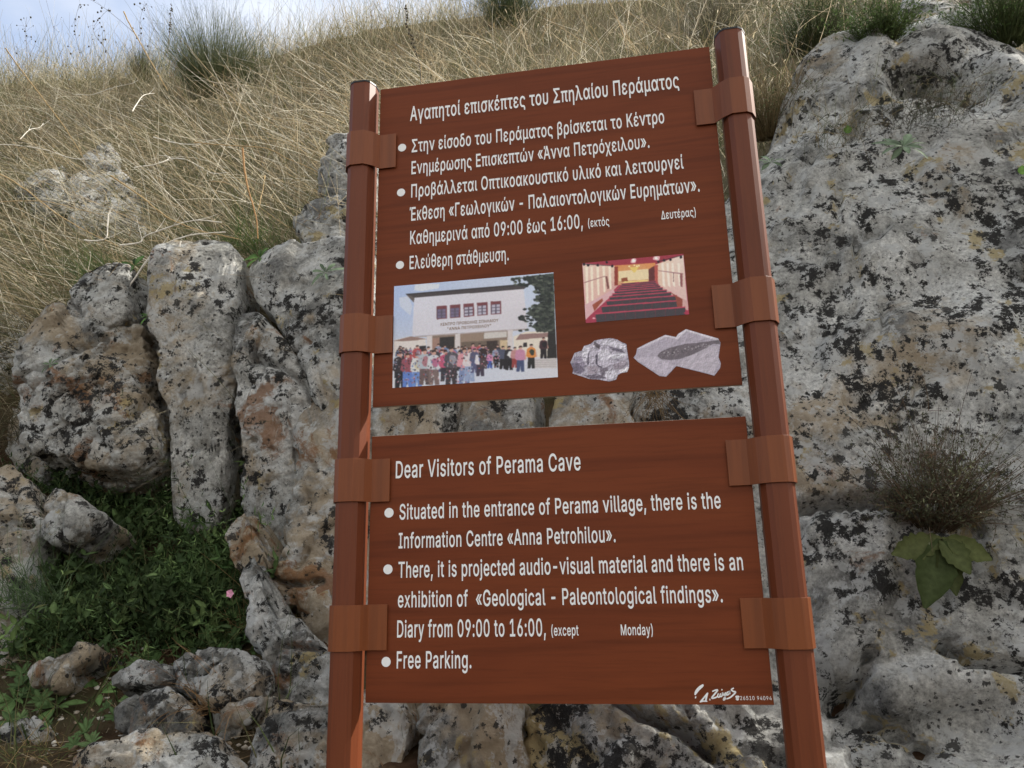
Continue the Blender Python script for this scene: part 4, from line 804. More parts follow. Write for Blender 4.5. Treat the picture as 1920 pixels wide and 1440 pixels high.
# lettering
def on(px, py, y=0.0):
    p = at(px, py, y); return float(p[0]), float(p[2])
try: FONT = bpy.data.fonts.load(bpy.utils.system_resource('DATAFILES') + '/fonts/Inter.woff2')   # ships with Blender
except Exception: FONT = None
def text_mesh(s, off=0.022, spacing=1.0):
    # outlines of the letters, each pushed out by off to make them bold, filled by winding number
    cu = bpy.data.curves.new('t', 'FONT'); cu.body = s; cu.size = 1; cu.font = FONT or cu.font; cu.space_character = spacing
    ob = bpy.data.objects.new('t', cu); COL.objects.link(ob); bpy.context.view_layer.update()
    dg = bpy.context.evaluated_depsgraph_get(); ev = ob.evaluated_get(dg); cv = ev.to_curve(dg); loops = []
    for sp in cv.splines:
        bp = sp.bezier_points; P_ = []
        for i in range(len(bp)):
            p0, p1 = bp[i], bp[(i + 1) % len(bp)]; A, B_, C_, D_ = (np.array(v[:2]) for v in (p0.co, p0.handle_right, p1.handle_left, p1.co))
            straight = p0.handle_right_type == 'VECTOR' and p1.handle_left_type == 'VECTOR'
            ln = np.linalg.norm(D_ - A); cr2 = abs((B_ - A)[0] * (D_ - A)[1] - (B_ - A)[1] * (D_ - A)[0]) + abs((C_ - A)[0] * (D_ - A)[1] - (C_ - A)[1] * (D_ - A)[0])
            for t in ([0.0] if straight or cr2 < 1e-5 or ln < .006 else np.linspace(0, 1, 5)[:-1]):
                P_.append((1 - t) ** 3 * A + 3 * t * (1 - t) ** 2 * B_ + 3 * t * t * (1 - t) * C_ + t ** 3 * D_)
        P_ = np.array(P_)
        if len(P_) < 3: continue
        P_ = P_[np.linalg.norm(P_ - np.roll(P_, 1, 0), axis=1) > 1e-5]
        if len(P_) >= 3: loops.append(P_)
    ev.to_curve_clear(); bpy.data.objects.remove(ob); bpy.data.curves.remove(cu)
    area = sum(float(np.sum(p[:, 0] * np.roll(p[:, 1], -1) - np.roll(p[:, 0], -1) * p[:, 1])) for p in loops); sg = 1.0 if area > 0 else -1.0
    out = []
    for p in loops:
        if off:
            e = unit(np.roll(p, -1, 0) - p); nrm = np.c_[e[:, 1], -e[:, 0]] * sg; n0 = np.roll(nrm, 1, 0); mdir = nrm + n0
            k = 2 / np.maximum((mdir ** 2).sum(1), 0.7); p = p + mdir * (np.minimum(k, 2.0) * off * 0.5)[:, None]
        out.append(p)
    pts = np.concatenate(out); edges = []; o_ = 0
    for p in out:
        n = len(p); edges += [(o_ + i, o_ + (i + 1) % n) for i in range(n)]; o_ += n
    V_, _, F_, *_ = delaunay_2d_cdt([Vector(q) for q in pts], edges, [], 0, 1e-6)
    V_ = np.array([v[:] for v in V_]); F_ = np.array([f for f in F_ if len(f) == 3]); cen = V_[F_].mean(1)
    A = np.concatenate(out); B_ = np.concatenate([np.roll(p, -1, 0) for p in out]); wn = np.zeros(len(cen), int)
    for i in range(0, len(cen), 400):
        c = cen[i:i + 400][:, None]; up = (A[None, :, 1] <= c[..., 1]) & (B_[None, :, 1] > c[..., 1]); dn = (A[None, :, 1] > c[..., 1]) & (B_[None, :, 1] <= c[..., 1])
        cr_ = (B_ - A)[None, :, 0] * (c[..., 1] - A[None, :, 1]) - (c[..., 0] - A[None, :, 0]) * (B_ - A)[None, :, 1]
        wn[i:i + 400] = (up & (cr_ > 0)).sum(1) - (dn & (cr_ < 0)).sum(1)
    F_ = F_[wn * sg > 0]; use = np.unique(F_); re = np.full(len(V_), -1); re[use] = np.arange(len(use))
    return mesh('letters', np.c_[V_[use], np.zeros(len(use))], re[F_], smooth=False)
CAPH = None
def put_text(s, x0, z, x1, cap, parent, name='lettering', m=None, y=-0.0002, thick=0.0005, off=0.021, spacing=1.07):
    global CAPH
    if CAPH is None:
        e = text_mesh('E', 0); CAPH = max(v.co.y for v in e.vertices); bpy.data.meshes.remove(e)
    me = text_mesh(s, off, spacing); co = np.empty(len(me.vertices) * 3, np.float32); me.vertices.foreach_get('co', co); co = co.reshape(-1, 3)
    a, b = co[:, 0].min(), co[:, 0].max(); out = np.empty_like(co)
    out[:, 0] = x0 + (co[:, 0] - a) / (b - a) * (x1 - x0); out[:, 2] = z + co[:, 1] / CAPH * cap
    out[:, 1] = y - thick
    me.vertices.foreach_set('co', out.ravel()); me.update(); me.materials.clear(); me.materials.append(m or M_WHITE)
    bm = bmesh.new(); bm.from_mesh(me)
    for f_ in bm.faces:
        f_.normal_update()
        if f_.normal.y > 0: f_.normal_flip()
    bm.to_mesh(me); bm.free(); me.name = name; o = bpy.data.objects.new(name, me); COL.objects.link(o); o.parent = parent; return o
def line(s, xl, yl, xr, yr, caphpx, parent, **kw):
    x0, za = on(xl, yl); x1, zb = on(xr, yr); zt = on(xl, yl - caphpx)[1]
    return put_text(s, x0, (za + zb) / 2, x1, zt - za, parent, **kw)
U_ = upper
line('Αγαπητοί επισκέπτες του Σπηλαίου Περάματος', 769, 225, 1274, 166, 26, U_, name='heading')
line('Στην είσοδο του Περάματος βρίσκεται το Κέντρο', 772, 286, 1246, 230, 23.5, U_)
line('Ενημέρωσης Επισκεπτών «Άννα Πετρόχειλου».', 771.5, 327.5, 1218, 276, 23.5, U_)
line('Προβάλλεται Οπτικοακουστικό υλικό και λειτουργεί', 771, 371, 1282, 315, 24, U_)
line('Έκθεση «Γεωλογικών - Παλαιοντολογικών Ευρημάτων».', 768, 415, 1312, 358, 24.5, U_)
line('Καθημερινά από 09:00 έως 16:00,', 769, 458.5, 1093, 427, 24.5, U_)
line('(εκτός', 1103, 426.5, 1142.5, 422, 15.5, U_); line('Δευτέρας)', 1240, 411.5, 1305, 405, 15.5, U_)
line('Ελεύθερη στάθμευση.', 768, 504.6, 954, 488, 24, U_)
L_w = lower
line('Dear Visitors of Perama Cave', 742, 896, 1089, 881.5, 31, L_w, name='heading')
line('Situated in the entrance of Perama village, there is the', 749, 973.5, 1352, 953, 28, L_w)
line('Information Centre «Anna Petrohilou».', 747.5, 1028, 1154.5, 1016, 28, L_w)
line('There, it is projected audio-visual material and there is an', 747, 1082.5, 1394, 1069, 29, L_w)
line('exhibition of  «Geological - Paleontological findings».', 746, 1138.5, 1355.5, 1129, 29, L_w)
line('Diary from 09:00 to 16:00,', 744.5, 1195, 1023.6, 1192, 31, L_w)
line('(except', 1034, 1192, 1085, 1191, 19.5, L_w); line('Monday)', 1164.5, 1190.5, 1224.5, 1190.5, 19.5, L_w)
line('Free Parking.', 743.8, 1252.6, 884, 1252.6, 31, L_w)
line('26510 94094', 1388, 1312.5, 1447, 1312.5, 7.3, L_w, name='phone_number', off=0.008, spacing=1.15)
def disc(px, py, rpx, parent):
    x, z = on(px, py); r = abs(on(px + rpx, py)[0] - x); bm = bmesh.new()
    bmesh.ops.create_cone(bm, cap_ends=True, segments=28, radius1=r, radius2=r, depth=0.0006)
    for v in bm.verts: v.co = (x + v.co.x, -0.0005 + v.co.z, z + v.co.y)
    bmesh.ops.recalc_face_normals(bm, faces=bm.faces); return bm_obj('bullet', bm, M_WHITE, parent)
for a, b in ((754, 277), (752, 361), (750, 497)): disc(a, b, 7.6, U_)
for a, b in ((729.5, 961.5), (727.5, 1067.5), (724, 1241)): disc(a, b, 8.6, L_w)
# signature strokes
def strokes(name, lst, parent, y=-0.0004):
    Vs, Fs, k = [], [], 0
    for s, wpx in lst:
        p = smooth_path([on(1080 + a * .25, 1100 + b * .25) for a, b in s], 6); T = unit(np.gradient(p, axis=0)); nr = np.c_[-T[:, 1], T[:, 0]]
        w = wpx * .25 * 0.0016 / 2 * (0.75 + 0.5 * np.sin(np.linspace(0.3, 2.8, len(p))))
        a, b = p + nr * w[:, None], p - nr * w[:, None]; n = len(p)
        Vs.append(np.r_[np.c_[a[:, 0], np.full(n, y), a[:, 1]], np.c_[b[:, 0], np.full(n, y), b[:, 1]]])
        Fs += [[k + i, k + i + 1, k + n + i + 1, k + n + i] for i in range(n - 1)]; k += 2 * n; y -= 0.00002
    o = link(name, mesh(name, np.concatenate(Vs), np.array(Fs), smooth=False), M_WHITE); o.parent = parent
strokes('signature', [([(955, 735), (925, 755), (900, 785), (893, 812)], 10), ([(955, 735), (948, 748), (920, 775), (893, 812)], 7), ([(893, 828), (901, 832)], 11),
                      ([(930, 866), (955, 838), (988, 795)], 8), ([(988, 795), (978, 830), (972, 862)], 9), ([(928, 866), (955, 858), (985, 860)], 7), ([(1000, 846), (1008, 847)], 9),
                      ([(1022, 786), (1045, 776), (1062, 776), (1040, 805), (1018, 835), (1045, 832), (1062, 822)], 8), ([(1068, 800), (1062, 822), (1074, 828), (1084, 800)], 7),
                      ([(1084, 800), (1080, 822), (1094, 820), (1100, 796), (1108, 815), (1122, 792)], 7), ([(1122, 792), (1116, 818), (1120, 840), (1106, 850), (1112, 832), (1134, 800)], 7),
                      ([(1150, 785), (1132, 795), (1134, 812), (1150, 800), (1154, 782), (1156, 805)], 7), ([(1184, 760), (1165, 772), (1178, 785), (1196, 792), (1160, 828), (1128, 842)], 8), ([(1092, 778), (1096, 768)], 6)], L_w)
strokes('telephone_mark', [([(1197, 830), (1203, 824), (1218, 824), (1223, 830)], 8), ([(1203, 848), (1210, 832), (1218, 848)], 10), ([(1202, 847), (1219, 847)], 8)], L_w)

# printed pictures
class Print:
    def __init__(s, name, parent, label, f): s.name, s.parent, s.label, s.f = name, parent, label, f; s.P = []
    def poly(s, pts, c, c2=None): s.P.append((pts, c, c2))
    def done(s, nu=300, nv=210, blur=1, grain=9, relief=0.0, cut=False):
        base = np.array(s.P[0][0], float); u, v = np.meshgrid(np.linspace(0, 1, nu), np.linspace(0, 1, nv))
        if cut:
            lo, hi = base.min(0), base.max(0); X = lo[0] + (hi[0] - lo[0]) * u; Y = lo[1] + (hi[1] - lo[1]) * v
        else:
            q = [base[k] for k in range(4)]; Q = ((1 - u) * (1 - v))[..., None] * q[0] + (u * (1 - v))[..., None] * q[1] + (u * v)[..., None] * q[2] + ((1 - u) * v)[..., None] * q[3]; X, Y = Q[..., 0], Q[..., 1]
        img = np.zeros((nv, nu, 3)); mask = np.zeros((nv, nu), bool)
        for k, (pts, c, cols) in enumerate(s.P):
            pt = np.array(pts, float); bb_ = (X >= pt[:, 0].min() - 1) & (X <= pt[:, 0].max() + 1) & (Y >= pt[:, 1].min() - 1) & (Y <= pt[:, 1].max() + 1)
            r, cc = np.where(bb_)
            if not len(r): continue
            x, y = X[r, cc], Y[r, cc]; ins = np.zeros(len(r), bool)
            for i in range(len(pt)):
                (xa, ya), (xb, yb) = pt[i], pt[(i + 1) % len(pt)]
                if ya == yb: continue
                ins ^= ((ya > y) != (yb > y)) & (x < (xb - xa) * (y - ya) / (yb - ya) + xa)
            if k == 0 and not cut: ins[:] = True
            r, cc, x, y = r[ins], cc[ins], x[ins], y[ins]
            if k == 0: mask[r, cc] = True
            if cols is None: img[r, cc] = c
            else:
                d = 1 / (((x[:, None] - pt[None, :, 0]) ** 2 + (y[:, None] - pt[None, :, 1]) ** 2) + 900.0); img[r, cc] = (d @ np.array(cols, float)) / d.sum(1)[:, None]
        for _ in range(blur):
            e = np.pad(img, ((1, 1), (1, 1), (0, 0)), 'edge'); img2 = (e[1:-1, 1:-1] * 4 + e[:-2, 1:-1] * 2 + e[2:, 1:-1] * 2 + e[1:-1, :-2] * 2 + e[1:-1, 2:] * 2 + e[:-2, :-2] + e[2:, 2:] + e[:-2, 2:] + e[2:, :-2]) / 16
            img = np.where(mask[..., None], img2, img) if cut else img2
        pp = np.c_[X.ravel() * .012, Y.ravel() * .012, np.full(X.size, 3.3)]; g1 = fbm(pp * 3, 4, 0.7).reshape(nv, nu)
        if relief:
            h = (ridged(pp * 0.9, 5, 0.6) + 0.4 * fbm(pp * 6, 3)).reshape(nv, nu); img = img * (1 + relief * np.clip((h - np.roll(np.roll(h, 2, 0), 2, 1)), -1, 1))[..., None]
        img = img + g1[..., None] * grain * 2.2 + rng.normal(size=(nv, nu, 1)) * grain * 0.55 + rng.normal(size=(nv, nu, 3)) * grain * 0.3
        px_, py_ = s.f(X, Y); W3 = at(px_, py_, 0.0); V_ = np.stack([W3[..., 0], np.full(X.shape, -0.0006), W3[..., 2]], -1).reshape(-1, 3)
        I_ = (np.arange(nv - 1)[:, None] * nu + np.arange(nu - 1)[None]).ravel(); F_ = np.c_[I_, I_ + nu, I_ + nu + 1, I_ + 1]
        if cut: F_ = F_[mask.ravel()[F_].all(1)]
        c = np.clip(img.reshape(-1, 3), 0, 255) / 255; c = np.where(c < .04045, c / 12.92, ((c + .055) / 1.055) ** 2.4) * 1.05
        use = np.unique(F_); re = np.full(len(V_), -1); re[use] = np.arange(len(use))
        o = link(s.name, mesh(s.name, V_[use], re[F_], c[use], smooth=False), M_PRINT); o.parent = s.parent; o['label'] = s.label
A_ = Print('printed_photo', U_, 'printed photo of a crowd before a white building', lambda x, y: (720 + x * .17708, 500 + y * .17712))
SK = (186, 202, 232); HZ = (222, 226, 238)
A_.poly([(108, 208), (1795, 62), (1842, 1170), (90, 1285)], None, [(178, 196, 232), (200, 212, 234), (212, 212, 220), (210, 210, 216)])
A_.poly([(330, 190), (450, 178), (590, 185), (580, 230), (400, 260), (320, 250)], (216, 222, 232))
A_.poly([(160, 330), (260, 310), (300, 420), (280, 520), (170, 420)], (206, 214, 232))
A_.poly([(105, 780), (260, 740), (440, 760), (450, 900), (100, 960)], (222, 214, 210)); A_.poly([(105, 785), (290, 738), (460, 768), (200, 792)], (150, 126, 118))
A_.poly([(1370, 740), (1500, 690), (1760, 680), (1830, 960), (1380, 960)], (226, 216, 202)); A_.poly([(1390, 780), (1440, 715), (1740, 700), (1745, 745)], (150, 122, 118))
A_.poly([(320, 325), (1480, 238), (1520, 655), (300, 735)], None, [(218, 218, 230), (222, 218, 226), (210, 206, 214), (214, 212, 222)])
A_.poly([(230, 290), (1560, 182), (1480, 238), (322, 328), (318, 380)], (78, 72, 74)); A_.poly([(230, 290), (322, 328), (318, 382)], (104, 96, 94)); A_.poly([(230, 288), (1560, 178), (1558, 190), (240, 300)], (58, 54, 58))
for k, (x, y) in enumerate(((555, 420), (697, 408), (842, 395), (985, 382), (1130, 370))):
    w_, h_ = 110, 140; A_.poly([(x, y), (x + w_, y - 8), (x + w_ + 4, y + h_ - 12), (x + 4, y + h_)], (122, 72, 78)); A_.poly([(x + 6, y + 34), (x + w_ - 14, y + 26), (x + w_ - 12, y + h_ - 20), (x + 8, y + h_ - 8)], (96, 88, 104))
    for i in range(2):
        for j in range(3):
            xx, yy = x + 12 + i * 50, y + 36 + j * 34 - i * 4; A_.poly([(xx, yy), (xx + 36, yy - 3), (xx + 36, yy + 22), (xx, yy + 25)], (188, 184, 200) if k > 1 else (120, 110, 138))
A_.poly([(330, 735), (1500, 655), (1500, 670), (340, 752)], (176, 164, 164))
A_.poly([(510, 735), (1310, 680), (1310, 960), (510, 960)], (140, 122, 110)); A_.poly([(590, 750), (745, 740), (745, 930), (590, 930)], (58, 54, 54)); A_.poly([(512, 760), (588, 752), (588, 880), (512, 880)], (160, 128, 116))
A_.poly([(812, 715), (1050, 700), (1050, 780), (812, 800)], (152, 132, 118)); A_.poly([(1060, 700), (1300, 685), (1300, 745), (1060, 765)], (206, 200, 196)); A_.poly([(820, 800), (1210, 780), (1210, 950), (820, 950)], (112, 98, 88)); A_.poly([(1090, 790), (1200, 782), (1200, 940), (1090, 940)], (66, 56, 54)); A_.poly([(1230, 780), (1305, 776), (1305, 930), (1230, 930)], (206, 184, 152))
for x in (455, 752, 1308): A_.poly([(x, 735 - (x - 455) * .07), (x + 56, 730 - (x - 455) * .07), (x + 58, 920), (x, 920)], (214, 206, 206))
A_.poly([(375, 840), (445, 836), (445, 900), (375, 900)], (52, 50, 54)); A_.poly([(1475, 805), (1515, 803), (1515, 850), (1475, 852)], (56, 52, 54))
A_.poly([(1590, 975), (1825, 968), (1832, 1075), (1590, 1075)], (202, 196, 196))
for j in range(4): A_.poly([(1590, 992 + j * 22), (1828, 986 + j * 22), (1828, 990 + j * 22), (1590, 996 + j * 22)], (164, 156, 158))
prr = random.Random(5)
def blob(P_, cx, cy, rx, ry, c, n=9):
    P_.poly([(cx + rx * math.cos(a) * prr.uniform(.65, 1.2), cy + ry * math.sin(a) * prr.uniform(.65, 1.2)) for a in [2 * math.pi * i / n for i in range(n)]], c)
A_.poly([(1738, 660), (1812, 640), (1832, 968), (1728, 970)], (50, 48, 48))
A_.poly([(1480, 110), (1600, 92), (1796, 72), (1806, 400), (1812, 660), (1700, 700), (1560, 640), (1640, 560), (1500, 500), (1600, 420), (1690, 360), (1640, 250), (1560, 190)], (72, 78, 72))
for k in range(330):
    u = prr.random(); x = 1345 + prr.random() ** .6 * 450 if u < .35 else prr.uniform(1430, 1800); y = 95 + prr.random() * 110 if u < .35 else prr.uniform(180, 700)
    if u >= .35 and x < 1600 and (y < 400 or prr.random() < .5) : x = prr.uniform(1600, 1790)
    if x > 1795: x = 1780
    y = max(y, 92 + (1795 - x) * .09); blob(A_, x, y, prr.uniform(14, 34), prr.uniform(8, 22), prr.choice([(58, 62, 60), (76, 82, 74), (44, 48, 48), (96, 102, 92), (52, 58, 54)]), 7)
def pers(x, y, h, top, bot, hair=(52, 44, 44), bag=None):
    w_ = h * .17; A_.poly([(x - w_ * .8, y - h * .48), (x + w_ * .8, y - h * .48), (x + w_ * .9, y), (x + w_ * .15, y), (x, y - h * .2), (x - w_ * .2, y), (x - w_ * .9, y)], bot)
    A_.poly([(x - w_, y - h * .80), (x - w_ * .4, y - h * .86), (x + w_ * .4, y - h * .86), (x + w_, y - h * .80), (x + w_ * 1.25, y - h * .5), (x + w_ * .8, y - h * .44), (x - w_ * .8, y - h * .44), (x - w_ * 1.25, y - h * .5)], top)
    A_.poly([(x + w_ * 1.0, y - h * .76), (x + w_ * 1.4, y - h * .5), (x + w_ * 1.1, y - h * .45)], (206, 160, 144)); blob(A_, x, y - h * .92, h * .065, h * .08, (204, 160, 146)); A_.poly([(x - h * .07, y - h * .92), (x - h * .05, y - h * .995), (x + h * .05, y - h * 1.0), (x + h * .075, y - h * .93), (x + h * .03, y - h * .95)], hair)
    if bag: blob(A_, x + w_ * .2, y - h * .66, w_ * .7, h * .14, bag)
tops = [(200, 204, 214), (216, 214, 220), (70, 66, 72), (196, 120, 140), (120, 96, 112), (150, 160, 184), (190, 150, 160), (58, 56, 62), (176, 84, 88), (110, 130, 170)]
bots = [(70, 68, 80), (92, 110, 160), (120, 138, 182), (54, 52, 58), (108, 92, 92), (84, 96, 136)]
ps = []
for k in range(16): ps.append((prr.uniform(480, 1230), prr.uniform(1000, 1050), prr.uniform(150, 200)))
for k in range(20): ps.append((prr.uniform(110, 950), prr.uniform(1060, 1130), prr.uniform(210, 260)))
for x in (235, 280, 325): ps.append((x, 960, 100))
ps.sort(key=lambda q: q[1])
for x, y, h in ps: pers(x, y, h, prr.choice(tops), prr.choice(bots), bag=prr.choice([None, None, (190, 110, 130), (150, 130, 146), (80, 80, 100)]))
for q in ((150, 1180, 270, (190, 196, 206), (60, 60, 66), (60, 48, 46), None), (175, 1290, 390, (56, 50, 54), (40, 40, 46), (70, 50, 48), None), (250, 1275, 360, (150, 84, 96), (100, 130, 200), (60, 46, 44), None), (350, 1270, 350, (214, 214, 214), (112, 142, 204), (120, 84, 72), (206, 196, 170)), (430, 1250, 380, (178, 186, 196), (108, 92, 92), (70, 54, 52), (170, 120, 130)),
          (530, 1252, 370, (204, 206, 212), (126, 108, 106), (60, 50, 50), (180, 110, 140)), (650, 1215, 330, (190, 90, 120), (60, 58, 66), (70, 52, 50), (220, 120, 170)), (715, 1248, 400, (88, 84, 92), (66, 60, 64), (60, 48, 46), (150, 146, 156)), (850, 1240, 380, (214, 150, 160), (126, 140, 178), (80, 60, 56), (206, 74, 84)), (905, 1215, 360, (216, 206, 210), (150, 164, 196), (90, 66, 60), None),
          (960, 1125, 260, (90, 90, 116), (92, 92, 124), (44, 40, 42), None), (1020, 1160, 280, (220, 216, 222), (70, 62, 78), (60, 50, 50), (116, 122, 170)), (1050, 1080, 250, (60, 48, 50), (80, 66, 70), (44, 38, 38), None), (1120, 1075, 170, (206, 140, 180), (70, 92, 160), (50, 44, 44), None), (1190, 1070, 150, (40, 38, 40), (44, 42, 44), (38, 36, 36), None), (1260, 1085, 245, (84, 88, 108), (44, 42, 46), (40, 36, 36), None),
          (1325, 1095, 255, (52, 50, 56), (42, 40, 44), (44, 38, 38), (220, 220, 222)), (1385, 1070, 220, (190, 140, 140), (150, 70, 70), (50, 42, 42), None), (1445, 1112, 275, (196, 140, 168), (74, 84, 118), (52, 44, 44), None), (1560, 1078, 260, (216, 140, 76), (46, 46, 46), (44, 40, 40), (62, 66, 56)), (1690, 972, 225, (70, 50, 56), (44, 40, 44), (60, 44, 42), (44, 40, 44))): pers(*q[:4], q[4], q[5], q[6])
for k in range(420):
    x, y = prr.uniform(105, 1240), prr.uniform(900, 1240); 
    if x > 950 and y > 1080: continue
    blob(A_, x, y, prr.uniform(3, 11), prr.uniform(4, 14), prr.choice(tops + bots + [(206, 160, 146), (60, 50, 50), (220, 220, 224)]), 5)
A_.done(420, 290, 2, 7)
def pt_(s, xl, yl, xr, yr, c): 
    x0, za = on(720 + xl * .17708, 500 + yl * .17712); x1, zb = on(720 + xr * .17708, 500 + yr * .17712)
    o = put_text(s, x0, za, x1, 0.0095, U_, name='printed_lettering', m=M_BROWN, y=-0.0013, thick=0.00005, off=0.02)
    sl = (zb - za) / (x1 - x0)
    for v in o.data.vertices: v.co.z += (v.co.x - x0) * sl
M_BROWN = plain('brown_ink', (0.30, 0.20, 0.15))
pt_('ΚΕΝΤΡΟ ΠΡΟΒΟΛΗΣ ΣΠΗΛΑΙΟΥ', 600, 628, 1212, 583, None); pt_('"ΑΝΝΑ ΠΕΤΡΟΧΕΙΛΟΥ"', 672, 675, 1135, 640, None)

B_ = Print('printed_photo', U_, 'printed photo of an empty auditorium with rows of seats', lambda x, y: (1060 + x * .18753, 460 + y * .1875))
B_.poly([(168, 180), (1180, 85), (1238, 690), (205, 778)], (168, 62, 84))
B_.poly([(168, 180), (500, 200), (500, 330), (530, 400), (205, 745)], None, [(232, 206, 190), (240, 214, 190), (226, 190, 170), (214, 160, 160), (236, 196, 190)])
B_.poly([(900, 190), (1180, 95), (1228, 660), (1040, 500), (930, 390)], None, [(240, 214, 190), (238, 220, 208), (222, 190, 190), (226, 190, 186), (230, 200, 180)])
for k, (x, y0_, y1_) in enumerate(((200, 215, 600), (250, 215, 560), (310, 210, 500), (370, 210, 470), (430, 210, 440))): B_.poly([(x, y0_), (x + 26, y0_), (x + 32, y1_), (x + 12, y1_)], (248, 234, 214))
for x in (960, 1010, 1060, 1120): B_.poly([(x, 180), (x + 22, 176), (x + 40, 420), (x + 14, 400)], (248, 236, 222))
B_.poly([(185, 370), (400, 305), (400, 312), (186, 380)], (176, 130, 128)); B_.poly([(930, 250), (1176, 280), (1178, 292), (930, 258)], (176, 134, 136))
B_.poly([(400, 310), (420, 308), (440, 430), (420, 440)], (130, 84, 80)); B_.poly([(1145, 280), (1172, 284), (1172, 420), (1150, 410)], (150, 96, 96)); B_.poly([(1078, 270), (1086, 272), (1086, 370), (1078, 366)], (150, 110, 108))
B_.poly([(190, 600), (480, 440), (500, 470), (200, 745)], (222, 180, 184)); B_.poly([(930, 400), (1225, 560), (1230, 660), (1000, 480)], (214, 170, 166))
B_.poly([(168, 180), (500, 148), (1180, 85), (900, 195), (500, 205)], (160, 58, 74)); B_.poly([(490, 200), (900, 175), (890, 205), (500, 240)], (196, 96, 76))
B_.poly([(500, 205), (900, 175), (920, 400), (520, 400)], None, [(222, 150, 92), (226, 150, 92), (214, 176, 140), (214, 170, 130)]); B_.poly([(530, 260), (830, 235), (835, 340), (535, 360)], (240, 220, 178))
B_.poly([(490, 215), (526, 212), (526, 400), (492, 405)], (150, 66, 56)); B_.poly([(832, 240), (892, 205), (900, 385), (836, 370)], (104, 54, 56)); B_.poly([(890, 200), (925, 195), (925, 380), (896, 390)], (186, 92, 84)); B_.poly([(560, 330), (620, 320), (626, 360), (560, 365)], (150, 84, 60))
B_.poly([(590, 362), (820, 345), (840, 375), (560, 392)], (240, 214, 140))
for x, y in ((683, 155), (910, 130)): blob(B_, x, y, 34, 30, (232, 186, 190), 12); blob(B_, x, y, 18, 16, (255, 252, 246), 12)
for x, y in ((640, 210), (665, 235), (690, 200), (715, 210), (735, 205), (690, 240)): blob(B_, x, y, 10, 9, (255, 244, 190))
B_.poly([(640, 220), (735, 215), (700, 270), (684, 275)], (236, 206, 120))
for x, y in ((185, 190), (228, 200), (325, 200), (415, 170), (470, 210), (930, 165), (988, 150), (1050, 145), (1155, 120)): blob(B_, x, y, 15, 16, (40, 32, 40), 7)
B_.poly([(170, 183), (480, 205), (480, 210), (170, 190)], (60, 40, 50)); B_.poly([(920, 160), (1178, 96), (1178, 102), (920, 168)], (70, 44, 54))
rowsS = [(555, 905, 385), (540, 915, 402), (525, 930, 420), (510, 950, 440), (490, 975, 462), (470, 1015, 490), (440, 1060, 520), (410, 1115, 560), (360, 1120, 615), (300, 1200, 690)]
for k, (xa, xb, y) in enumerate(rowsS):
    h = 12 + k * k * .95; sl = -.075
    B_.poly([(xa, y), (xb, y + (xb - xa) * sl), (xb - 4, y + (xb - xa) * sl + h), (xa + 14, y + h)], (72, 66, 72)); B_.poly([(xa - 3, y - 4 - k * .8), (xb + 2, y + (xb - xa) * sl - 4 - k * .8), (xb, y + (xb - xa) * sl + 2), (xa, y + 3)], (190, 74, 96))
    for j in range(1, 9):
        u = j / 9; x = xa + (xb - xa) * u; yy = y + (x - xa) * sl; B_.poly([(x - 1 - k * .25, yy), (x + 1 + k * .25, yy), (x + 1 + k * .25, yy + h * .95), (x - 1, yy + h * .95)], (112, 58, 70) if k > 5 else (90, 66, 74))
B_.poly([(270, 595), (370, 530), (376, 556), (290, 660)], (160, 84, 66)); B_.poly([(1050, 470), (1172, 540), (1170, 610), (1120, 620), (1100, 520)], (150, 78, 66)); B_.poly([(1180, 680), (1236, 640), (1238, 700)], (176, 60, 84)); blob(B_, 285, 730, 14, 9, (240, 190, 200))
B_.done(300, 200, 2, 6)
G_ = Print('printed_fossil', U_, 'printed cut out picture of a crumpled grey fossil lump', B_.f)
G_.poly([(48, 1170), (75, 1110), (90, 1075), (165, 1050), (185, 1005), (250, 985), (290, 950), (370, 935), (450, 925), (520, 940), (560, 965), (612, 985), (620, 1050), (640, 1180), (640, 1220), (620, 1270), (560, 1280), (528, 1300), (510, 1345), (440, 1365), (330, 1345), (240, 1340), (150, 1310), (70, 1285), (75, 1240)], (176, 170, 184))
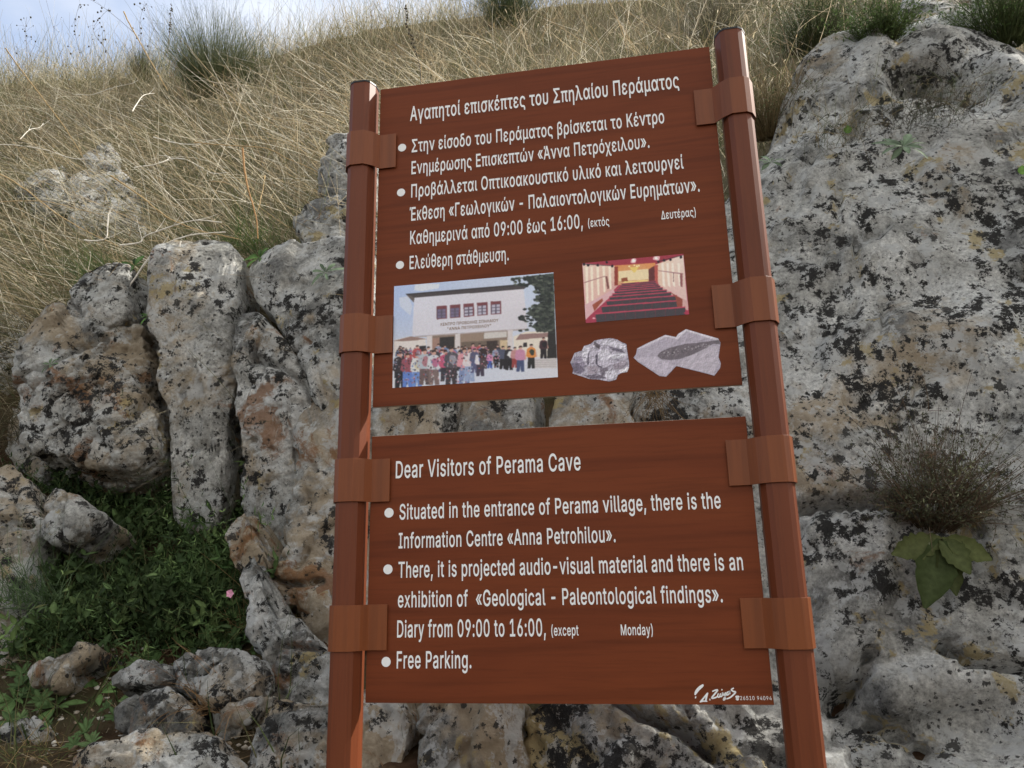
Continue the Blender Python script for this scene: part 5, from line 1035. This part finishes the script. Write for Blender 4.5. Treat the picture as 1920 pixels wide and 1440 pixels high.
for pts, c in (([(165, 1050), (190, 1010), (240, 1010), (235, 1080), (205, 1160), (165, 1150)], (206, 202, 214)), ([(240, 1020), (290, 1010), (310, 1120), (305, 1200), (225, 1195), (235, 1100)], (188, 182, 196)), ([(225, 1090), (240, 1060), (235, 1200), (215, 1180)], (104, 98, 112)), ([(300, 1100), (325, 1080), (320, 1190), (380, 1230), (330, 1220), (302, 1180)], (92, 86, 100)),
               ([(325, 1100), (350, 1045), (420, 1040), (460, 1090), (430, 1150), (380, 1160), (340, 1140)], (208, 204, 216)), ([(340, 1150), (430, 1150), (470, 1120), (450, 1200), (380, 1210)], (186, 180, 194)), ([(440, 1100), (480, 1090), (620, 1070), (610, 1110), (480, 1140)], (206, 204, 214)), ([(430, 1010), (560, 1040), (600, 1080), (470, 1050)], (110, 104, 118)), ([(370, 950), (500, 950), (600, 1000), (600, 1040), (440, 1000), (360, 990)], (204, 200, 212)),
               ([(290, 960), (350, 1000), (340, 1040), (280, 1000)], (96, 88, 96)), ([(80, 1120), (160, 1110), (200, 1200), (160, 1260), (90, 1220)], (150, 142, 160)), ([(60, 1180), (120, 1170), (200, 1250), (150, 1290), (80, 1270)], (116, 108, 126)), ([(220, 1210), (330, 1210), (320, 1280), (230, 1290)], (160, 150, 162)), ([(340, 1230), (420, 1220), (440, 1290), (360, 1310)], (120, 112, 124)), ([(400, 1260), (500, 1250), (525, 1300), (470, 1345), (390, 1330)], (204, 200, 212)), ([(480, 1190), (600, 1150), (630, 1190), (560, 1240), (490, 1240)], (150, 140, 152)), ([(540, 1250), (630, 1210), (635, 1265), (550, 1275)], (214, 210, 218)), ([(180, 1300), (330, 1290), (420, 1330), (250, 1335)], (110, 102, 116))):
    G_.poly(pts, c)
for k in range(70):
    x, y = prr.uniform(110, 600), prr.uniform(990, 1300); d = prr.choice([-25, 20, -40]); G_.poly([(x, y), (x + prr.uniform(20, 50), y + prr.uniform(-14, 14)), (x + prr.uniform(10, 40), y + 6)], prr.choice([(120, 112, 128), (220, 216, 226), (150, 142, 156), (96, 90, 104)]))
G_.done(200, 150, 2, 7, 0.75, True)
H_ = Print('printed_fossil', U_, 'printed cut out picture of a pale slab with a dark fossil fish', B_.f)
H_.poly([(678, 1125), (705, 1085), (715, 1030), (800, 985), (1000, 893), (1105, 915), (1125, 885), (1205, 835), (1290, 860), (1440, 905), (1530, 930), (1555, 975), (1545, 1040), (1535, 1120), (1558, 1180), (1550, 1230), (1490, 1308), (1430, 1290), (1110, 1210), (1060, 1265), (1010, 1318), (940, 1310), (850, 1250), (720, 1165)], (176, 168, 182))
H_.poly([(705, 1040), (1000, 893), (1105, 915), (1125, 885), (1205, 835), (1530, 930), (1540, 960), (1440, 930), (1210, 860), (1120, 940), (1010, 915), (760, 1030)], (212, 206, 216)); H_.poly([(690, 1130), (850, 1230), (1010, 1300), (1090, 1200), (980, 1160), (900, 1110)], (190, 182, 196)); H_.poly([(1110, 1200), (1250, 1100), (1440, 1010), (1530, 1010), (1530, 1180), (1480, 1290)], (186, 178, 190))
H_.poly([(918, 1105), (960, 1060), (1060, 1020), (1200, 985), (1320, 975), (1440, 960), (1540, 945), (1550, 990), (1480, 985), (1400, 1030), (1280, 1090), (1150, 1135), (1050, 1148), (960, 1140)], (112, 104, 112))
for k in range(150):
    u = prr.random(); x = 950 + u * 480; yc = 1100 - u * 110; y = yc + prr.uniform(-34, 34) * (1 - .5 * u); G_ = H_; H_.poly([(x, y), (x + prr.uniform(8, 22), y - prr.uniform(0, 9)), (x + prr.uniform(4, 16), y + 7)], prr.choice([(78, 70, 78), (140, 132, 138), (96, 88, 94), (190, 184, 190)]))
for k in range(60):
    x, y = prr.uniform(760, 1480), prr.uniform(960, 1240)
    if abs(y - (1100 - (x - 950) / 480 * 110)) > 60 and (y < 1180 or x < 1000): H_.poly([(x, y), (x + prr.uniform(20, 60), y - prr.uniform(0, 14)), (x + prr.uniform(10, 30), y + 5)], prr.choice([(160, 152, 168), (200, 194, 206)]))
H_.done(280, 170, 2, 7, 0.35, True)
print('objects', len(S.objects), 'faces', sum(len(o.data.polygons) for o in S.objects if o.type == 'MESH'))
